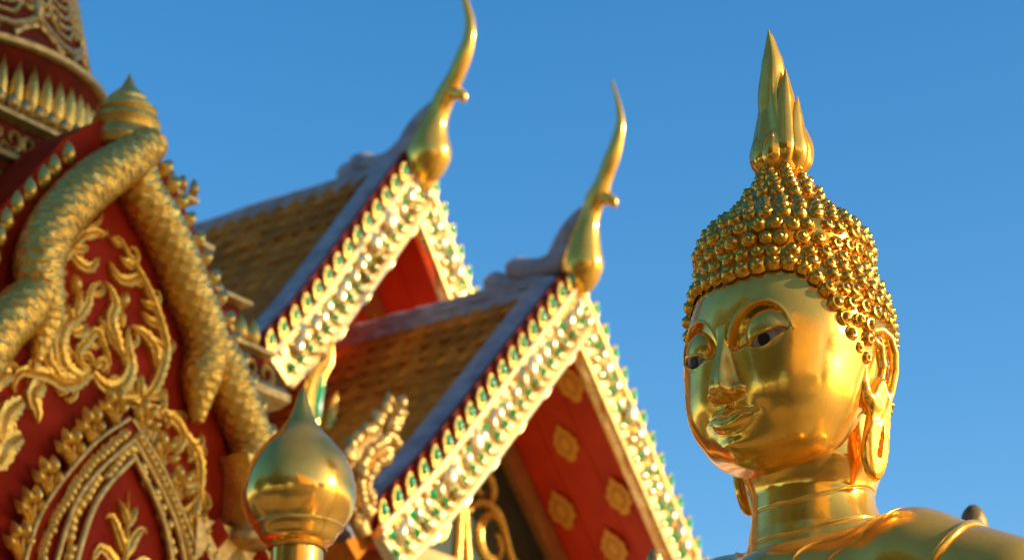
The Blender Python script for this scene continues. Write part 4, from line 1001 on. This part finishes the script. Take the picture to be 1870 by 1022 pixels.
crown = build(MB().add(Wc(cv_), [f_[::-1] for f_ in cf_]), 'flame_crown', M['gold'], statue, sharp=60); crown['label'] = 'pointed golden flame crowning the head'
tongue([(0, 0, 3.9), (.05, .02, 4.5), (-.02, .08, 5.2), (.02, .10, 5.9), (-.06, .10, 6.62)], [.46, .44, .36, .25, .012], [.38, .34, .27, .18, .01], 'flame_tongue', crown, 40)
for sg in (1, -1):
    for path, wid, th3, fa in (
        ([pol_(50, .30, 3.62), pol_(58, .52, 3.95), pol_(66, .42, 4.45), pol_(74, .34, 5.0), pol_(80, .33, 5.72)], [.12, .30, .28, .21, .01], [.10, .22, .20, .15, .01], 62),
        ([pol_(88, .30, 3.60), pol_(92, .56, 3.95), pol_(96, .52, 4.4), pol_(100, .50, 4.75), pol_(104, .52, 5.15)], [.12, .28, .26, .18, .01], [.10, .20, .18, .13, .01], 90),
        ([pol_(122, .30, 3.58), pol_(124, .58, 3.9), pol_(126, .62, 4.25), pol_(128, .60, 4.58)], [.12, .25, .21, .01], [.10, .18, .15, .01], 118),
        ([pol_(155, .30, 3.56), pol_(155, .60, 3.9), pol_(158, .62, 4.2), pol_(160, .58, 4.42)], [.10, .20, .16, .01], [.08, .12, .10, .01], 155),
        ([pol_(16, .34, 3.62), pol_(18, .56, 3.85), pol_(24, .54, 4.2), pol_(30, .40, 4.5)], [.12, .24, .20, .02], [.08, .14, .13, .02], 20)):
        tongue([(sg * a, b, c) for a, b, c in path], wid, th3, 'flame_tongue', crown, sg * fa)
# volute on the front of the cup
vp = [pol_(22 + 17 * (1 - .6 * t) * math.cos(R(70 + 400 * t)), .62, 3.98 + .26 * (1 - .7 * t) * math.sin(R(70 + 400 * t))) for t in np.linspace(0, 1, 16)]
build(MB().add(Wc(tube(spline(vp, 40), np.linspace(.05, .03, 40), 8, up=(.4, .9, 0))[0]), tube(spline(vp, 40), .05, 8, up=(.4, .9, 0))[1]), 'volute', M['gold'], crown, sharp=None)
# neck with three creases
nz_, na_ = 330, 150; zz = np.linspace(-1.1, -4.5, nz_); aa = np.linspace(-np.pi, np.pi, na_, endpoint=False)
ZZ, AA = np.meshgrid(zz, aa, indexing='ij')
rb = np.interp(ZZ, [-3.75, -3.4, -3.1, -2.7, -2.2, -1.1], [1.24, 1.19, 1.15, 1.12, 1.10, 1.10]) + .16 * sstep(-2.45, -1.9, ZZ); rb = rb + .35 * sstep(-2.5, -3.6, ZZ) * sstep(.7, 1.6, np.abs(AA)) 
def crease(zc, dep): u = ZZ - zc; return dep * (.22 * sstep(-.02, .03, u) * np.exp(-np.maximum(u, 0) / .6) - .34 * np.exp(-((u + .006) / .022) ** 2))
for z0, z1, dep in ((-2.74, -2.38, .045), (-3.33, -2.98, .05)): rb += crease(z0 + (z1 - z0) * sstep(.2, 1.9, np.abs(AA)), dep)
q = np.stack([rb * np.sin(AA), -.52 + rb * np.cos(AA) * .98, ZZ], -1).reshape(-1, 3)
build(MB().add(W(q), [f_[::-1] for f_ in grid_faces(nz_, na_, cv=True)][::1]), 'neck', M['gold'], statue, sharp=None)
# torso, arms and crossed legs
def body_sdf(p):
    q = p.copy(); q[:, 0] = np.abs(q[:, 0])
    d = cap(q, (0, -.52, -4.40), (2.1, -.66, -4.24), 1.20, 1.16)
    d = smin(d, cap(q, (2.1, -.66, -4.24), (3.95, -.8, -5.02), 1.16, 1.12), .25)
    d = smin(d, ell(q, (0, -.45, -4.05), (1.8, 1.62, .80)), .3)
    d = smin(d, ell(q, (0, -.55, -6.2), (3.1, 1.75, 2.6)), .6)
    d = smin(d, ell(q, (1.3, .35, -5.9), (1.4, .95, 1.0)), .5)
    d = smin(d, ell(q, (0, -.5, -8.6), (2.3, 1.6, 2.2)), .5)
    d = smin(d, cap(q, (3.95, -.8, -5.15), (4.5, -.5, -8.6), 1.05, .85), .2)
    d = smin(d, cap(q, (4.5, -.5, -8.6), (1.0, 2.0, -9.7), .8, .55), .15)
    d = smin(d, cap(q, (1.6, -.4, -10.6), (5.4, 2.0, -10.7), 1.35, 1.0), .3)
    return smin(d, cap(q, (5.4, 2.0, -10.7), (.6, 3.0, -10.5), .95, .7), .2)
V, f = surface_nets(body_sdf, (-6.8, -3.0, -12.2), (6.8, 4.4, -2.9), .11)
build(MB().add(W(V), f), 'body', M['gold'], statue, sharp=None)
# robe hems: raised folds across the chest and over the shoulder
def fold(pts, rad, name):
    P = spline(pts, 48)
    for _ in range(12):                       # settle the path on the body's surface
        d = body_sdf(P); g = np.stack([body_sdf(P + .02 * np.eye(3)[i]) - body_sdf(P - .02 * np.eye(3)[i]) for i in range(3)], 1); g /= np.linalg.norm(g, axis=1)[:, None] + 1e-9
        P = P - g * d[:, None] * .8
    V, f = tube(P, rad * np.sin(np.linspace(.25, np.pi - .1, 48)) ** .4, 10, up=(0, 1, .3)); o = build(MB().add(W(V), f), name, M['gold'], statue, sharp=None); return o
fold([(1.75, -.45, -3.10), (1.62, -.08, -3.20), (1.46, .19, -3.45), (1.18, .38, -3.66), (.87, .53, -3.83), (.5, .72, -4.1), (-.6, 1.1, -5.0), (-2.0, 1.0, -6.3)], .035, 'robe_hem')
fold([(2.10, -.45, -3.15), (2.06, -.01, -3.25), (1.95, .19, -3.41), (1.77, .36, -3.63), (1.48, .46, -3.83), (1.21, .6, -4.04), (.2, 1.0, -5.0), (-1.6, 1.1, -6.5)], .030, 'robe_hem')
fold([(3.30, -1.5, -3.9), (3.33, -1.0, -3.6), (3.40, -.57, -3.60), (3.43, -.1, -3.84), (3.34, .18, -4.11), (3.21, .33, -4.34), (3.0, .5, -4.8), (2.6, 1.0, -6.0)], .075, 'robe_edge')
fold([(-1.95, -.8, -3.05), (-1.74, -.35, -3.11), (-1.3, -.05, -3.28), (-.73, .12, -3.40), (-.12, .23, -3.47), (.25, .22, -3.45)], .040, 'collar_edge')
# lotus pedestal down to the ground
ped = [(1.45, 0), (1.45, .25), (1.25, .32), (1.15, .8), (1.2, 1.5), (1.32, 1.6), (1.12, 1.72), (1.05, 1.8), (1.22, 1.95), (1.30, 2.08), (1.24, 2.2)]
pdz = HCZ - 11.6 * UN
build(MB().add(*lathe([(r, min(z, pdz)) for r, z in ped], 64)), 'pedestal', M['leaf'], statue)

# ---------------------------------------------------------------- unseen tree added at the right to keep sun off the shrine
tr = thing('added_shade_tree', 'unseen leafy tree added beyond the right edge to shade the shrine', 'tree', (9.5, 9.7, 0))
build(MB().add(*tube(spline([(0, 0, 0), (.15, .1, 4), (-.1, .1, 8), (0, 0, 13.5)], 24), np.linspace(.45, .12, 24), 12, up=(1, 0, 0))), 'trunk', M['bark'], tr)
for k in range(18):
    a = k * 2.4; z = 8 + 5.0 * k / 18; L_ = 2.1
    P = spline([(0, 0, z), (L_ * .5 * math.cos(a), L_ * .5 * math.sin(a), z + .8), (L_ * math.cos(a), L_ * math.sin(a), z + 1.5)], 8)
    build(MB().add(*tube(P, np.linspace(.09, .02, 8), 6)), 'limb', M['bark'], tr)
rs = np.random.RandomState(3); nL = 26000; cl = rs.normal(size=(110, 3)); cl /= np.linalg.norm(cl, axis=1)[:, None]; cl *= (rs.rand(110, 1) ** .45) * np.array([2.3, 2.3, 4.2])
c_ = cl[rs.randint(0, 110, nL)] + rs.normal(size=(nL, 3)) * .33 + np.array([0, 0, 11.6])
u_ = rs.normal(size=(nL, 3)); u_ /= np.linalg.norm(u_, axis=1)[:, None]; v_ = np.cross(u_, rs.normal(size=(nL, 3))); v_ /= np.linalg.norm(v_, axis=1)[:, None]
V = np.stack([c_ - u_ * .18, c_ + v_ * .10, c_ + u_ * .18, c_ - v_ * .10], 1).reshape(-1, 3)
build(MB().add(V, np.arange(nL * 4).reshape(-1, 4).tolist()), 'crown', M['foliage'], tr, smooth=False)

# ---------------------------------------------------------------- large unseen hall, added behind the camera to be mirrored in the gilding
mh = thing('added_hall', 'unseen ochre hall with orange tiled roof, added behind the viewpoint for the gilding to mirror', 'temple', (8.4, -13.2, 0), R(-30))
build(MB().box(-11, 11, -4, 4, 0, 7.2), 'wall', M['ochre'], mh, smooth=False)
for s_y in (-1, 1):
    V = [(-12, s_y * 5.6, 6.2), (12, s_y * 5.6, 6.2), (12, 0, 15.5), (-12, 0, 15.5), (-12, s_y * 5.6, 6.0), (12, s_y * 5.6, 6.0), (12, 0, 15.2), (-12, 0, 15.2)]
    build(MB().add(V, [(0, 1, 2, 3), (7, 6, 5, 4), (0, 4, 5, 1), (1, 5, 6, 2), (2, 6, 7, 3), (3, 7, 4, 0)]), 'roof_slope', M['hall_tile'], mh, smooth=False)
for x in (-10, -6, -2, 2, 6, 10):
    for s_y in (-1, 1): build(MB().add(*lathe([(.3, 0), (.3, .4), (.22, .5), (.22, 6.2)], 20, x, s_y * 4.7)), 'column', M['red'], mh)
for s_x in (-1, 1): build(MB().add([(s_x * 10.9, -4, 7.2), (s_x * 10.9, 4, 7.2), (s_x * 10.9, 0, 14.8)], [(0, 1, 2)]), 'gable_wall', M['red'], mh, smooth=False)

# ---------------------------------------------------------------- unseen trees, added as a dark band for the gilding to mirror
LC = None
for i, (x, y, s, lb_) in enumerate(((-9, -9, 1.7, 'unseen broad dark tree added behind the viewpoint, nearest the hall'), (-15, -3, 1.8, 'unseen broad dark tree added behind the viewpoint, second along the courtyard'), (-19, 7, 1.5, 'unseen broad dark tree added left of the courtyard, level with the statue'),
                                    (-20, -13, 2.1, 'unseen tall dark tree added at the far corner of the courtyard'), (22, -9, 1.3, 'unseen broad dark tree added right of the courtyard behind the viewpoint'))):
    t = thing('added_tree', lb_, 'tree', (x, y, 0), i * 1.3, 'unseen trees added for reflections'); t.scale = (s, s, s)
    if LC is None:
        nL = 9000; cl = rs.normal(size=(60, 3)); cl /= np.linalg.norm(cl, axis=1)[:, None]; cl *= (rs.rand(60, 1) ** .45) * np.array([3.2, 3.2, 2.6])
        c_ = cl[rs.randint(0, 60, nL)] + rs.normal(size=(nL, 3)) * .42 + np.array([0, 0, 6.0])
        u_ = rs.normal(size=(nL, 3)); u_ /= np.linalg.norm(u_, axis=1)[:, None]; v_ = np.cross(u_, rs.normal(size=(nL, 3))); v_ /= np.linalg.norm(v_, axis=1)[:, None]
        V = np.stack([c_ - u_ * .24, c_ + v_ * .13, c_ + u_ * .24, c_ - v_ * .13], 1).reshape(-1, 3)
        LC = MB().add(V, np.arange(nL * 4).reshape(-1, 4).tolist()).mesh('crown', M['foliage'], False)
        TK = MB().add(*tube(spline([(0, 0, 0), (.2, .1, 2.5), (-.1, .0, 6.5)], 14), np.linspace(.35, .1, 14), 10, up=(1, 0, 0))).mesh('trunk', M['bark'])
    obj('crown', LC, t); obj('trunk', TK, t)
